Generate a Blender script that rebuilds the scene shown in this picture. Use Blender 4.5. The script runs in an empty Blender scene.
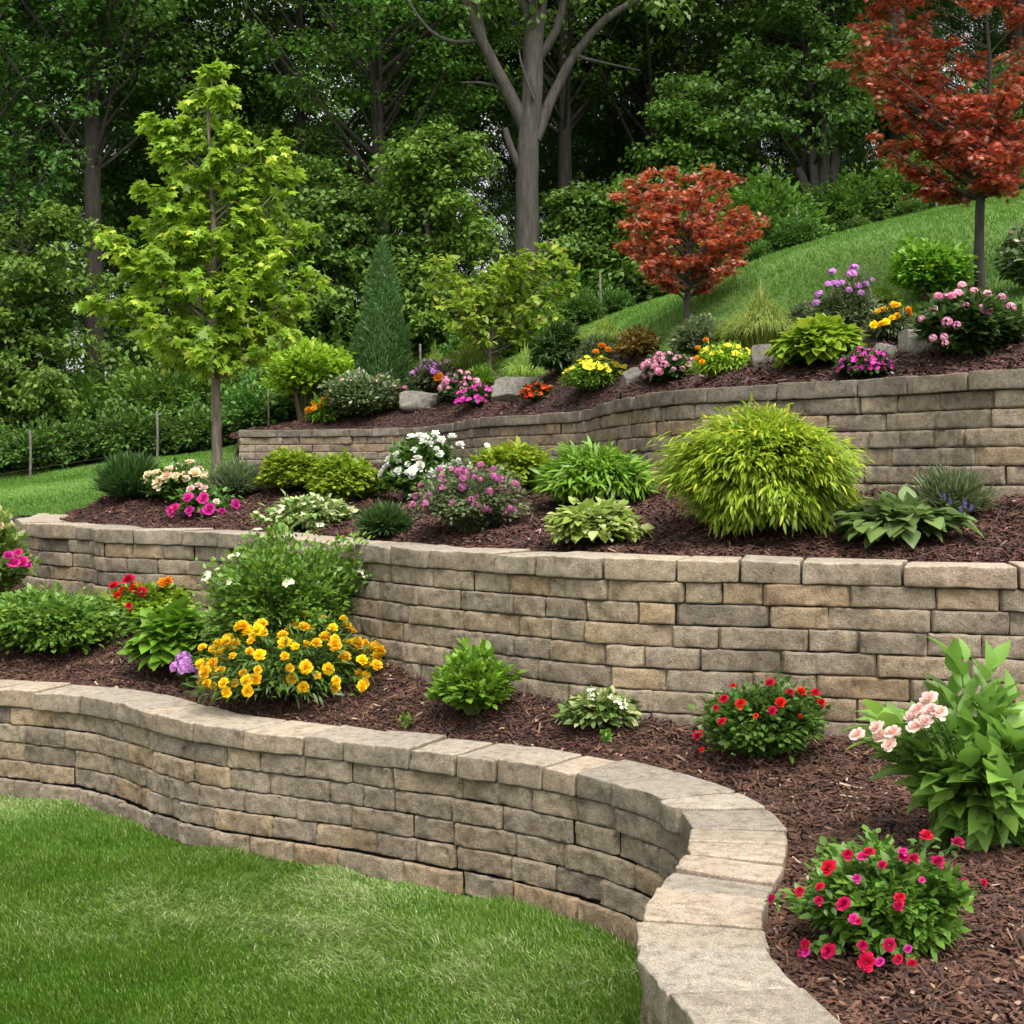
import bpy, math, random
import numpy as np
from mathutils import Vector
rad = math.radians
C = bpy.context.scene.collection
RS = np.random.RandomState(7)
random.seed(7)

# ------------------------------------------------------------------ camera, sky, sun, exposure
F, HZ, E = 1400.0, 468.0, 1.85           # focal length (px), horizon row (px), eye height (m)
cd = bpy.data.cameras.new('camera')
cam = bpy.data.objects.new('camera', cd); C.objects.link(cam)
cam.location = (0, 0, E); cam.rotation_euler = (rad(90), 0, 0)
cd.sensor_width = 36; cd.lens = F / 1024 * 36
cd.shift_y = (HZ - 512) / 1024.0
cd.clip_start = 0.05; cd.clip_end = 500
sc = bpy.context.scene
sc.camera = cam
w = bpy.data.worlds.new('World'); sc.world = w; w.use_nodes = True
nt = w.node_tree; nt.nodes.clear()
sky = nt.nodes.new('ShaderNodeTexSky'); sky.sky_type = 'NISHITA'; sky.sun_disc = False
SUN_EL, SUN_AZ = 58.0, 160.0             # azimuth clockwise from +Y: behind the camera, a little to the right
sky.sun_elevation = rad(SUN_EL); sky.sun_rotation = rad(SUN_AZ)
sky.air_density = 1.0; sky.dust_density = 4.0; sky.ozone_density = 1.0
hs = nt.nodes.new('ShaderNodeHueSaturation'); hs.inputs['Saturation'].default_value = 0.08
bg = nt.nodes.new('ShaderNodeBackground'); bg.inputs['Strength'].default_value = 0.15
wo = nt.nodes.new('ShaderNodeOutputWorld')
nt.links.new(sky.outputs[0], hs.inputs['Color']); nt.links.new(hs.outputs[0], bg.inputs['Color'])
nt.links.new(bg.outputs[0], wo.inputs['Surface'])
sl = bpy.data.lights.new('sun', 'SUN'); sl.energy = 1.15; sl.angle = rad(30); sl.color = (1.0, 0.965, 0.9)
so = bpy.data.objects.new('sun', sl); C.objects.link(so); so.location = (5, -5, 20)
sdir = Vector((math.sin(rad(SUN_AZ)) * math.cos(rad(SUN_EL)), math.cos(rad(SUN_AZ)) * math.cos(rad(SUN_EL)), math.sin(rad(SUN_EL))))
so.rotation_euler = sdir.to_track_quat('Z', 'Y').to_euler()
vs = sc.view_settings
vs.view_transform = 'Standard'; vs.look = 'None'; vs.gamma = 1; vs.exposure = 1.15

# ------------------------------------------------------------------ maths helpers
def nrm(a):
    return a / np.maximum(np.linalg.norm(a, axis=-1, keepdims=True), 1e-9)

def _hash(ix, iy, iz, seed=0):
    n = (ix * 374761393 + iy * 668265263 + iz * 2147483647 + seed * 974634777) & 0xffffffff
    n = ((n ^ (n >> 13)) * 1274126177) & 0xffffffff
    n = n ^ (n >> 16)
    return (n & 0xffff) / 65535.0 * 2 - 1

def vnoise(p, seed=0):
    p = np.asarray(p, float)
    i = np.floor(p).astype(np.int64); f = p - i; f = f * f * (3 - 2 * f)
    r = 0
    for dx in (0, 1):
        for dy in (0, 1):
            for dz in (0, 1):
                wgt = (f[..., 0] if dx else 1 - f[..., 0]) * (f[..., 1] if dy else 1 - f[..., 1]) * (f[..., 2] if dz else 1 - f[..., 2])
                r = r + wgt * _hash(i[..., 0] + dx, i[..., 1] + dy, i[..., 2] + dz, seed)
    return r

def fbm(p, o=4, seed=0):
    r = 0; a = 0.5; p = np.asarray(p, float)
    for k in range(o):
        r = r + a * vnoise(p, seed + k * 17); p = p * 2.03; a *= 0.5
    return r

def catmull(P, step=0.03):
    P = np.array(P, float); P = np.vstack([2 * P[0] - P[1], P, 2 * P[-1] - P[-2]])
    out = []
    for i in range(1, len(P) - 2):
        p0, p1, p2, p3 = P[i - 1:i + 3]
        n = max(2, int(np.linalg.norm(p2 - p1) / step))
        t = np.linspace(0, 1, n, endpoint=False)[:, None]
        out.append(0.5 * (2 * p1 + (p2 - p0) * t + (2 * p0 - 5 * p1 + 4 * p2 - p3) * t ** 2 + (-p0 + 3 * p1 - 3 * p2 + p3) * t ** 3))
    out.append(P[-2:-1])
    return np.vstack(out)

class Path:
    def __init__(s, pts):
        q = catmull(pts)
        for _ in range(6):
            q[1:-1] = (q[:-2] + q[1:-1] * 2 + q[2:]) / 4
        s.p = q
        d = np.linalg.norm(np.diff(q, axis=0), axis=1); s.s = np.concatenate([[0], np.cumsum(d)]); s.L = s.s[-1]
        t = np.gradient(q, axis=0); t = nrm(t); s.n = np.stack([t[:, 1], -t[:, 0]], 1)
    def at(s, ss, n):
        x = np.interp(ss, s.s, s.p[:, 0]); y = np.interp(ss, s.s, s.p[:, 1])
        nx = np.interp(ss, s.s, s.n[:, 0]); ny = np.interp(ss, s.s, s.n[:, 1])
        l = np.sqrt(nx * nx + ny * ny)
        return x + nx / l * n, y + ny / l * n
    def offset(s, n):
        return s.p + s.n * n

def inpoly(x, y, P):
    r = np.zeros(x.shape, bool); j = len(P) - 1
    for i in range(len(P)):
        xi, yi = P[i]; xj, yj = P[j]
        if yi != yj:
            r ^= ((yi > y) != (yj > y)) & (x < (xj - xi) * (y - yi) / (yj - yi) + xi)
        j = i
    return r

class TPS:
    def __init__(s, pts, lam=0.02):
        a = np.array(pts, float); s.c = a[:, :2]; n = len(a)
        K = s.k(s.c[:, None] - s.c[None]); K += lam * np.eye(n)
        Pm = np.hstack([np.ones((n, 1)), s.c])
        A = np.zeros((n + 3, n + 3)); A[:n, :n] = K; A[:n, n:] = Pm; A[n:, :n] = Pm.T
        s.w = np.linalg.solve(A, np.concatenate([a[:, 2], [0, 0, 0]]))
    def k(s, d):
        r = np.sqrt((d ** 2).sum(-1)) + 1e-9
        return r * r * np.log(r)
    def __call__(s, x, y):
        x = np.asarray(x, float); y = np.asarray(y, float)
        q = np.stack([x.ravel(), y.ravel()], 1); out = np.empty(len(q))
        for i in range(0, len(q), 50000):
            b = q[i:i + 50000]
            out[i:i + 50000] = s.k(b[:, None] - s.c[None]) @ s.w[:-3] + s.w[-3] + b @ s.w[-2:]
        return out.reshape(x.shape)

def up(px, py, z):                       # pixel on a level plane -> point
    D = F * (E - z) / (py - HZ)
    return ((px - 512) * D / F, D)
def ud(px, D, py=None):                  # pixel at a distance
    return ((px - 512) * D / F, D) if py is None else ((px - 512) * D / F, D, E + (HZ - py) * D / F)

# ------------------------------------------------------------------ mesh helpers
def mk(name, V, faces, mat, parent=None, r=None, smooth=False, cols=None, loc=None):
    """faces: list of int arrays (M,k)"""
    me = bpy.data.meshes.new(name)
    V = np.asarray(V, np.float32)
    me.vertices.add(len(V)); me.vertices.foreach_set('co', V.ravel())
    faces = [np.asarray(f) for f in faces if len(f)]
    nl = sum(f.size for f in faces); npoly = sum(len(f) for f in faces)
    me.loops.add(nl); me.polygons.add(npoly)
    me.loops.foreach_set('vertex_index', np.concatenate([f.ravel() for f in faces]).astype(np.int32))
    tot = np.concatenate([np.full(len(f), f.shape[1]) for f in faces])
    st = np.concatenate([[0], np.cumsum(tot)[:-1]])
    me.polygons.foreach_set('loop_start', st.astype(np.int32))
    if smooth: me.polygons.foreach_set('use_smooth', np.ones(npoly, bool))
    me.update(calc_edges=True)
    if r is not None:
        a = me.attributes.new('r', 'FLOAT', 'POINT'); a.data.foreach_set('value', np.asarray(r, np.float32))
    if mat: me.materials.append(mat)
    return link(name, me, parent, loc)

def link(name, me, parent=None, loc=None):
    o = bpy.data.objects.new(name, me); C.objects.link(o)
    if parent: o.parent = parent
    if loc is not None: o.location = loc
    return o

def thing(name, label, cat, loc=(0, 0, 0), group=None):
    o = bpy.data.objects.new(name, None); C.objects.link(o)
    o.location = loc; o.empty_display_size = 0.2
    o['label'] = label; o['category'] = cat
    if group: o['group'] = group
    return o

def struct(o, kind='structure'):
    o['kind'] = kind; return o

def gridf(nu, nv, off=0):
    i = np.arange(nu - 1)[:, None] * nv + np.arange(nv - 1)[None]
    i = i.ravel() + off
    return np.stack([i, i + nv, i + nv + 1, i + 1], 1)

# leaf templates: y = length 0..1, x = half width, z = normal
def T_leaf(wd, droop=0.12, fold=0.12, n=3):
    ys = np.linspace(0, 1, n + 1); V = [[0, 0, 0]]; F4 = []; F3 = []
    prof = np.sin(np.pi * ys ** 0.75) * 0.5 * wd
    for k in range(1, n):
        y = ys[k]; h = prof[k]; z = -droop * y * y
        V += [[-h, y, z + fold * h * 2], [0, y, z], [h, y, z + fold * h * 2]]
    V.append([0, 1, -droop]); t = len(V) - 1
    F3 += [[0, 2, 1], [0, 3, 2]]
    for k in range(n - 2):
        a = 1 + 3 * k
        F4 += [[a, a + 1, a + 4, a + 3], [a + 1, a + 2, a + 5, a + 4]]
    a = 1 + 3 * (n - 2)
    F3 += [[a, a + 1, t], [a + 1, a + 2, t]]
    return np.array(V, float), [np.array(F3)] + ([np.array(F4)] if F4 else [])
T_OV3 = (np.array([[0, 0, 0], [-.32, .4, .09], [0, .45, 0], [.32, .4, .09], [0, 1, -.12]], float), [np.array([[0, 2, 1], [0, 3, 2], [1, 2, 4], [2, 3, 4]])])
T_DIAM = (np.array([[0, 0, 0], [-.3, .45, .07], [0, 1, -.1], [.3, .45, .07]], float), [np.array([[0, 1, 2], [0, 2, 3]])])
T_NEED = (np.array([[-.035, 0, 0], [.035, 0, 0], [.05, .5, 0.02], [-.05, .5, .02], [0, 1, -.05]], float),
          [np.array([[0, 1, 2, 3]]), np.array([[3, 2, 4]])])
def T_star(lobes, inner=0.45, droop=0.1):
    V = [[0, 0.25, 0.02]]
    for k, (ang, ln) in enumerate(lobes):
        a = math.radians(ang)
        V.append([math.sin(a) * ln, 0.25 + math.cos(a) * ln, -droop * ln])
        if k < len(lobes) - 1:
            a2 = math.radians((ang + lobes[k + 1][0]) / 2); l2 = inner * min(ln, lobes[k + 1][1])
            V.append([math.sin(a2) * l2, 0.25 + math.cos(a2) * l2, 0])
    V.append([0, 0, 0]); n = len(V)
    return np.array(V, float), [np.array([[0, i + 1, i] for i in range(1, n - 1)] + [[0, 1, n - 1]])]
T_MAPLE = T_star([(-115, .42), (-58, .62), (0, .75), (58, .62), (115, .42)], .62)
T_ACER = T_star([(-120, .4), (-75, .62), (-36, .78), (0, .85), (36, .78), (75, .62), (120, .4)], .42)
T_OV = T_leaf(.62); T_LANCE = T_leaf(.22, .3, .1, 4); T_BROAD = T_leaf(.8, .22, .16, 5); T_BIG = T_leaf(.5, .3, .14, 5)
T_PETAL = (np.array([[-.12, 0, 0], [.12, 0, 0], [-.42, .6, .06], [0, .6, 0], [.42, .6, .06], [-.25, 1, .1], [.25, 1, .1]], float),
           [np.array([[0, 1, 3], [0, 3, 2], [1, 4, 3]]), np.array([[2, 3, 6, 5]]), np.array([[3, 4, 6]])])

def scatter(tpl, P, Y, Z, S):
    """place template copies: P origin, Y direction of the length, Z approx normal, S size"""
    V0, F0 = tpl; n = len(V0); N = len(P)
    Y = nrm(Y); X = nrm(np.cross(Y, Z)); Z = np.cross(X, Y)
    S = np.broadcast_to(np.asarray(S, float).reshape(-1, 1, 1) if np.ndim(S) else np.full((1, 1, 1), S), (N, 1, 1))
    V = P[:, None] + S * (V0[None, :, 0:1] * X[:, None] + V0[None, :, 1:2] * Y[:, None] + V0[None, :, 2:3] * Z[:, None])
    off = (np.arange(N) * n)[:, None, None]
    return V.reshape(-1, 3), [(f[None] + off).reshape(-1, f.shape[1]) for f in F0], n

class MB:
    def __init__(s): s.V = []; s.F = []; s.R = []; s.n = 0
    def add(s, V, Fs, r=0.5):
        s.V.append(V); s.F += [f + s.n for f in Fs]; s.n += len(V)
        s.R.append(np.broadcast_to(r, (len(V),)) if np.ndim(r) == 0 else r)
    def leaves(s, tpl, P, Y, Z, S, r):
        if len(P) == 0: return
        V, Fs, n = scatter(tpl, P, Y, Z, S); s.add(V, Fs, np.repeat(r, n))
    def build(s, name, mat, parent=None, smooth=False, loc=None):
        by = {}
        for f in s.F: by.setdefault(f.shape[1], []).append(f)
        return mk(name, np.vstack(s.V), [np.vstack(v) for v in by.values()], mat, parent, np.concatenate(s.R), smooth, loc=loc)

def tubes(mb, P, R, sides=5, r=0.5):
    """P (N,K,3) polylines, R (N,K) radii"""
    N, K, _ = P.shape
    T = nrm(np.gradient(P, axis=1)); up_ = np.zeros_like(T); up_[..., 0] = 1; up_[..., 1] = .3
    A = nrm(np.cross(T, up_)); B = np.cross(T, A)
    a = np.linspace(0, 2 * np.pi, sides, endpoint=False)
    V = P[:, :, None] + R[:, :, None, None] * (np.cos(a)[None, None, :, None] * A[:, :, None] + np.sin(a)[None, None, :, None] * B[:, :, None])
    V = V.reshape(-1, 3)
    k = np.arange(K - 1)[:, None]; j = np.arange(sides)[None]
    a0 = k * sides + j; a1 = k * sides + (j + 1) % sides
    f = np.stack([a0, a1, a1 + sides, a0 + sides], -1).reshape(-1, 4)
    f = (f[None] + (np.arange(N) * K * sides)[:, None, None]).reshape(-1, 4)
    mb.add(V, [f], r)

def bez(P0, P1, P2, K):
    t = np.linspace(0, 1, K)[None, :, None]
    return (1 - t) ** 2 * P0[:, None] + 2 * t * (1 - t) * P1[:, None] + t * t * P2[:, None]

# ------------------------------------------------------------------ materials
def newmat(name):
    m = bpy.data.materials.new(name); m.use_nodes = True; n = m.node_tree; n.nodes.clear()
    o = n.nodes.new('ShaderNodeOutputMaterial'); return m, n, o
def N(n, t, **kw):
    x = n.nodes.new(t)
    for k, v in kw.items():
        if k in x.inputs: x.inputs[k].default_value = v
        else: setattr(x, k, v)
    return x
def ramp(n, src, stops, interp='LINEAR'):
    x = n.nodes.new('ShaderNodeValToRGB'); x.color_ramp.interpolation = interp; e = x.color_ramp.elements
    while len(e) < len(stops): e.new(0.5)
    for q, (p, c) in zip(e, stops):
        q.position = p; q.color = (*c, 1)
    n.links.new(src, x.inputs[0]); return x
_lm = {}
def lm(name, cols, trans=0.3, rough=0.42, stops=None, spec=0.5):
    key = name
    if key in _lm: return _lm[key]
    m, n, o = newmat(name)
    at = N(n, 'ShaderNodeAttribute', attribute_name='r')
    k = len(cols)
    st = stops or [i / (k - 1) for i in range(k)]
    cr = ramp(n, at.outputs['Fac'], list(zip(st, cols)))
    oi = N(n, 'ShaderNodeObjectInfo')
    mr = N(n, 'ShaderNodeMapRange'); mr.inputs['To Min'].default_value = .82; mr.inputs['To Max'].default_value = 1.18
    n.links.new(oi.outputs['Random'], mr.inputs['Value'])
    h = N(n, 'ShaderNodeHueSaturation'); n.links.new(cr.outputs[0], h.inputs['Color']); mh = N(n, 'ShaderNodeMapRange'); mh.inputs['To Min'].default_value = .488; mh.inputs['To Max'].default_value = .512; n.links.new(oi.outputs['Random'], mh.inputs['Value']); n.links.new(mh.outputs[0], h.inputs['Hue']); n.links.new(mr.outputs[0], h.inputs['Value'])
    p = N(n, 'ShaderNodeBsdfPrincipled'); p.inputs['Roughness'].default_value = rough; p.inputs['Specular IOR Level'].default_value = spec
    n.links.new(h.outputs[0], p.inputs['Base Color'])
    t = N(n, 'ShaderNodeBsdfTranslucent'); n.links.new(h.outputs[0], t.inputs['Color'])
    mx = N(n, 'ShaderNodeMixShader'); mx.inputs[0].default_value = trans
    n.links.new(p.outputs[0], mx.inputs[1]); n.links.new(t.outputs[0], mx.inputs[2]); n.links.new(mx.outputs[0], o.inputs['Surface'])
    _lm[key] = m; return m
def sc3(c, k): return tuple(min(1, x * k) for x in c)
def green(name, base, tip=None, trans=.35, rough=.42):
    """ramp dark-mid-light around a base leaf colour; r near 1 = young yellow growth"""
    base = (min(1, base[0] * 1.85), base[1] * 1.5, base[2] * 1.15); tip = tip and (tip[0] * 1.15, tip[1] * 1.1, tip[2]) or (base[0] * 1.9, base[1] * 1.45, base[2] * 1.1)
    return lm(name, [sc3(base, .55), base, sc3(base, 1.35), tip], trans, rough, [0, .4, .75, 1])

def bark_mat(name, c, scale=6):
    m, n, o = newmat(name)
    tc = N(n, 'ShaderNodeTexCoord'); mp = N(n, 'ShaderNodeMapping'); mp.inputs['Scale'].default_value = (scale, scale, scale * .16)
    n.links.new(tc.outputs['Object'], mp.inputs[0])
    no = N(n, 'ShaderNodeTexNoise', Scale=4.0, Detail=8.0, Roughness=.65); n.links.new(mp.outputs[0], no.inputs['Vector'])
    cr = ramp(n, no.outputs[0], [(.3, sc3(c, .35)), (.55, c), (.75, sc3(c, 1.7))])
    p = N(n, 'ShaderNodeBsdfPrincipled', Roughness=.9); n.links.new(cr.outputs[0], p.inputs['Base Color'])
    b = N(n, 'ShaderNodeBump', Strength=.9, Distance=.03); n.links.new(no.outputs[0], b.inputs['Height']); n.links.new(b.outputs[0], p.inputs['Normal'])
    n.links.new(p.outputs[0], o.inputs[0]); return m
BARK = bark_mat('bark_grey_brown', (.13, .10, .08))
BARKD = bark_mat('bark_dark', (.04, .031, .024), 4)
BARKG = bark_mat('bark_grey', (.055, .047, .038), 4)
STEM = lm('stem_green', [(.05, .09, .02), (.09, .12, .03)], .05, .6)
STEMB = lm('stem_brown', [(.09, .06, .035), (.15, .1, .06)], 0, .8)

def stone_mat(name, cols, dirt=.5, speck=240, split=None):
    m, n, o = newmat(name)
    tc = N(n, 'ShaderNodeTexCoord'); at = N(n, 'ShaderNodeAttribute', attribute_name='r')
    cr = ramp(n, at.outputs['Fac'], [(i / (len(cols) - 1), c) for i, c in enumerate(cols)])
    n1 = N(n, 'ShaderNodeTexNoise', Scale=20.0, Detail=10.0, Roughness=.72); n.links.new(tc.outputs['Object'], n1.inputs['Vector'])
    r1 = ramp(n, n1.outputs[0], [(.3, (.36, .31, .27)), (.5, (.95, .95, .95)), (.75, (1.35, 1.3, 1.2))])
    mx = N(n, 'ShaderNodeMix', data_type='RGBA', blend_type='MULTIPLY'); mx.inputs[0].default_value = .85
    n.links.new(cr.outputs[0], mx.inputs[6]); n.links.new(r1.outputs[0], mx.inputs[7])
    n2 = N(n, 'ShaderNodeTexNoise', Scale=float(speck), Detail=3.0, Roughness=.8); n.links.new(tc.outputs['Object'], n2.inputs['Vector'])
    r2 = ramp(n, n2.outputs[0], [(.34, (.35, .33, .3)), (.5, (1, 1, 1)), (.66, (1.7, 1.65, 1.6))])
    m2 = N(n, 'ShaderNodeMix', data_type='RGBA', blend_type='MULTIPLY'); m2.inputs[0].default_value = .85
    n.links.new(mx.outputs[2], m2.inputs[6]); n.links.new(r2.outputs[0], m2.inputs[7])
    # stains: dark weathering, ochre patches
    n3 = N(n, 'ShaderNodeTexNoise', Scale=2.3, Detail=5.0, Roughness=.6); n.links.new(tc.outputs['Object'], n3.inputs['Vector'])
    r3 = ramp(n, n3.outputs[0], [(.42, (1, 1, 1)), (.66, (.55, .52, .5))])
    m3 = N(n, 'ShaderNodeMix', data_type='RGBA', blend_type='MULTIPLY'); m3.inputs[0].default_value = dirt
    n.links.new(m2.outputs[2], m3.inputs[6]); n.links.new(r3.outputs[0], m3.inputs[7])
    p = N(n, 'ShaderNodeBsdfPrincipled', Roughness=.92); p.inputs['Specular IOR Level'].default_value = .25
    last = m3.outputs[2]
    n5 = N(n, 'ShaderNodeTexNoise', Scale=5.0, Detail=8.0, Roughness=.7, Distortion=.6); n.links.new(tc.outputs['Object'], n5.inputs['Vector'])
    r5 = ramp(n, n5.outputs[0], [(.36, (.62, .58, .54)), (.47, (1, 1, 1)), (.58, (1, 1, 1)), (.68, (1.12, .98, .76))])
    m5 = N(n, 'ShaderNodeMix', data_type='RGBA', blend_type='MULTIPLY'); m5.inputs[0].default_value = dirt
    n.links.new(last, m5.inputs[6]); n.links.new(r5.outputs[0], m5.inputs[7]); last = m5.outputs[2]
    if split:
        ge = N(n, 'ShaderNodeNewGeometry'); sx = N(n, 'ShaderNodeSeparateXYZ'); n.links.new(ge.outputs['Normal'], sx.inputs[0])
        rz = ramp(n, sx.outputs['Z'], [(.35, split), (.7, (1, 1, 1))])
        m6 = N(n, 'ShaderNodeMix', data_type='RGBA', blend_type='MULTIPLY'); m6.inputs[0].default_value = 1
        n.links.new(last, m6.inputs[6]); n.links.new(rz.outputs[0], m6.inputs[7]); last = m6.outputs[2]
    n.links.new(last, p.inputs['Base Color'])
    n4 = N(n, 'ShaderNodeTexNoise', Scale=45.0, Detail=8.0, Roughness=.75); n.links.new(tc.outputs['Object'], n4.inputs['Vector'])
    b = N(n, 'ShaderNodeBump', Strength=.95, Distance=.014); n.links.new(n4.outputs[0], b.inputs['Height']); n.links.new(b.outputs[0], p.inputs['Normal'])
    n.links.new(p.outputs[0], o.inputs[0]); return m
BLOCK = stone_mat('rough_block', [(.19, .158, .122), (.265, .22, .168), (.295, .245, .182), (.315, .258, .182), (.34, .25, .155), (.37, .315, .24)], .75)
BLOCKFOOT = stone_mat('rough_block_foot', [(.26, .2, .165), (.34, .27, .22), (.38, .3, .24)])
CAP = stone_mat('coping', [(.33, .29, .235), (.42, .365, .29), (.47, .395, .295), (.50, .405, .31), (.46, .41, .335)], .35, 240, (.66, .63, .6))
CAPB = stone_mat('coping_upper', [(.16, .135, .108), (.20, .168, .132), (.245, .205, .155)], .4)
ROCK = stone_mat('boulder_rock', [(.13, .115, .1), (.2, .185, .16), (.27, .25, .22)], .6, 120)
def plain(name, c, rough=.9):
    m, n, o = newmat(name); p = N(n, 'ShaderNodeBsdfPrincipled', Roughness=rough)
    tc = N(n, 'ShaderNodeTexCoord'); no = N(n, 'ShaderNodeTexNoise', Scale=20.0, Detail=6.0); n.links.new(tc.outputs['Object'], no.inputs['Vector'])
    cr = ramp(n, no.outputs[0], [(.3, sc3(c, .6)), (.7, sc3(c, 1.3))]); n.links.new(cr.outputs[0], p.inputs['Base Color'])
    n.links.new(p.outputs[0], o.inputs[0]); return m
CORE = plain('joint_dark', (.045, .036, .028))
def soil_mat(name, stops, scale, bump=.02, detail=10):
    m, n, o = newmat(name); p = N(n, 'ShaderNodeBsdfPrincipled', Roughness=.95)
    tc = N(n, 'ShaderNodeTexCoord'); no = N(n, 'ShaderNodeTexNoise', Scale=float(scale), Detail=float(detail), Roughness=.7)
    n.links.new(tc.outputs['Object'], no.inputs['Vector'])
    cr = ramp(n, no.outputs[0], stops); n.links.new(cr.outputs[0], p.inputs['Base Color'])
    b = N(n, 'ShaderNodeBump', Strength=1.0, Distance=bump); n.links.new(no.outputs[0], b.inputs['Height']); n.links.new(b.outputs[0], p.inputs['Normal'])
    n.links.new(p.outputs[0], o.inputs[0]); return m
SOIL = soil_mat('mulch_soil', [(.3, (.012, .007, .005)), (.55, (.045, .022, .015)), (.75, (.09, .05, .035))], 38)
TURF = soil_mat('turf_soil', [(.3, (.05, .10, .015)), (.55, (.09, .17, .025)), (.75, (.13, .2, .045))], 12)
FLOOR = soil_mat('forest_floor', [(.3, (.01, .014, .006)), (.6, (.03, .035, .015))], 3)
CHIP = lm('bark_chips', [(.016, .0065, .004), (.066, .025, .014), (.125, .052, .031), (.24, .15, .098), (.46, .36, .26)], 0, .8, [0, .35, .75, .93, 1])
GRASSM = lm('lawn_blades', [(.075, .155, .012), (.135, .25, .025), (.20, .32, .05), (.38, .46, .20), (.52, .48, .26)], .4, .38, [0, .35, .7, .93, 1])
GRASSH = lm('hill_blades', [(.08, .16, .016), (.125, .23, .028), (.18, .29, .05)], .35, .6)

# ------------------------------------------------------------------ wall lines and terrain
W1Z, W2Z, W3Z = 0.60, 1.43, 2.36
p1 = [(-9, 8.6), (-6, 8.45), (-4.2, 8.25)] + [up(a, b, W1Z) for a, b in [(-40, 686), (0, 689), (68, 695), (92, 698), (125, 705), (152, 713), (193, 722.5), (253, 730.5), (325, 738), (367, 743),
      (456, 754.5), (514, 762.5), (545, 768), (596, 778), (622, 785), (656, 797), (680, 811), (690, 825), (690, 840), (683, 856), (668, 872), (652, 893), (642, 912), (638, 932), (642, 955), (660, 983), (684, 1012), (715, 1050)]] + [(.52, 2.6), (.62, 2.2), (.72, 1.5)]
P1 = Path(p1)
p2 = [(-4.42, 13.0), (-4.24, 12.4), (-4.0, 11.3), (-3.55, 10.45), (-3.05, 10.05)] + [up(a, b, W2Z) for a, b in [(100, 528.6), (160, 530), (200, 531.2), (242, 534), (300, 538.5), (364, 544.4), (420, 548.5), (477, 552), (545, 555.5), (596, 558), (690, 560.4), (838, 562.8), (1024, 566.5)]] + [(3.2, 5.75), (4.6, 5.6)]
P2 = Path(p2)
D3 = lambda y: F * (W3Z - E) / (HZ - y)
def u3(x, y): D = D3(y); return ((x - 512) * D / F, D)
p3m = [u3(a, b) for a, b in [(238, 430), (300, 429.6), (350, 429), (392, 428.2), (420, 427), (448, 423.5), (478, 418), (519, 415), (549, 413), (579, 410.5), (598, 404.5), (626, 397), (674, 389.5), (736, 385.5), (800, 382.3), (873, 379), (931, 374.7), (999, 370)]] + [(3.3, 6.9), (4.8, 6.4)]
P3 = Path(p3m)
P3L = Path([(-4.3, 22.0), (-4.0, 20.4), (p3m[0][0] - .02, p3m[0][1] + .02)])   # short return at the left end

back1 = P1.offset(-.16); back2 = P2.offset(-.16); back3 = P3.offset(-.16)
poly_bed1 = [tuple(q) for q in back1[::4]] + [(6, 1.5), (6, 5.6)] + [tuple(q) for q in P2.offset(-.12)[::-4]] + [(-4.6, 12.95), (-9, 12.6)]
edge2 = [(-4.15, 12.6), (-3.6, 13.3), (-3.45, 14.5), (-3.6, 16.5), (-3.75, 18.7)]
i2 = int(np.argmin(np.abs(P2.p[:, 1] - 12.0) + 10 * (P2.p[:, 0] > -3.5)))
poly_bed2 = [tuple(q) for q in back2[i2::4]] + [(4.6, 5.8), (6, 6.2)] + [tuple(q) for q in P3.offset(-.1)[::-4]] + edge2[::-1]
bed3_back = [(5, 8.5), (3.4, 9.3), (2.7, 10.0), (1.9, 10.9), (1.6, 11.8), (1.3, 13.0), (.8, 14.8), (.0, 17.0), (-.6, 19), (-1.4, 20.7), (-2.4, 21.1), (-3.6, 21.2), (-4.1, 20.6)]
poly_bed3 = [tuple(q) for q in back3[::4]] + bed3_back + [(-3.8, 19)]

def along(path, n, z, sel, step=12):
    q = path.offset(n)[::step]
    return [(x, y, z) for x, y in q if sel(x, y)]
h1 = TPS(along(P1, -.33, .545, lambda x, y: True, 14) + [(-9, 10, .75), (-9, 12.6, 1.35), (-6, 11, .98), (-5, 12.9, 1.38), (-4.5, 12.2, 1.25), (-6.5, 12.7, 1.36), (-4.2, 10.8, .92),
     (*ud(30, 9.9), .83), (*ud(150, 9.3), .80), (*ud(260, 8.6), .79), (*ud(400, 7.4), .77), (*ud(560, 6.6), .745), (*ud(700, 6.35), .70), (*ud(850, 6.2), .665), (*ud(1000, 6.0), .655), (3.5, 5.7, .66), (5, 5.6, .66),
     (*ud(900, 4.6), .60), (*ud(850, 3.5), .56), (2.5, 3, .6), (4, 2, .6), (1.6, 1.6, .56)])
h2 = TPS(along(P2, -.34, 1.385, lambda x, y: y < 12.2, 16) + along(P3, .05, 1.70, lambda x, y: x > 2, 16) + [(*ud(660, 9.0), 1.74), (*ud(560, 12.3), 1.80), (*ud(450, 15), 1.84), (*ud(350, 17.5), 1.87), (*ud(245, 18.6), 1.89),
     (*ud(217, 11.6), 1.77), (*ud(150, 11.3), 1.66), (*ud(100, 11.2), 1.57), (-3.9, 12.4, 1.43), (-3.5, 14.5, 1.62), (-3.6, 16.5, 1.76), (-2.6, 11, 1.66),
     (*ud(765, 7.0), 1.49), (*ud(600, 7.6), 1.52), (*ud(450, 8.4), 1.52), (*ud(400, 9.6), 1.62), (*ud(330, 9.8), 1.6), (*ud(930, 6.7), 1.5)])
EDGE = [(-60, 500, 20), (20, 484, 20), (100, 468, 20), (157, 460, 20.3), (230, 452, 20.8)]
EDGER = [(330, 412, 22), (415, 392, 22), (500, 360, 22), (600, 320, 22), (700, 286, 22), (800, 252, 22), (900, 225, 22), (1024, 196, 22), (1200, 160, 22)]
def P3d(a, b, D): return ud(a, D, b)
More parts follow.
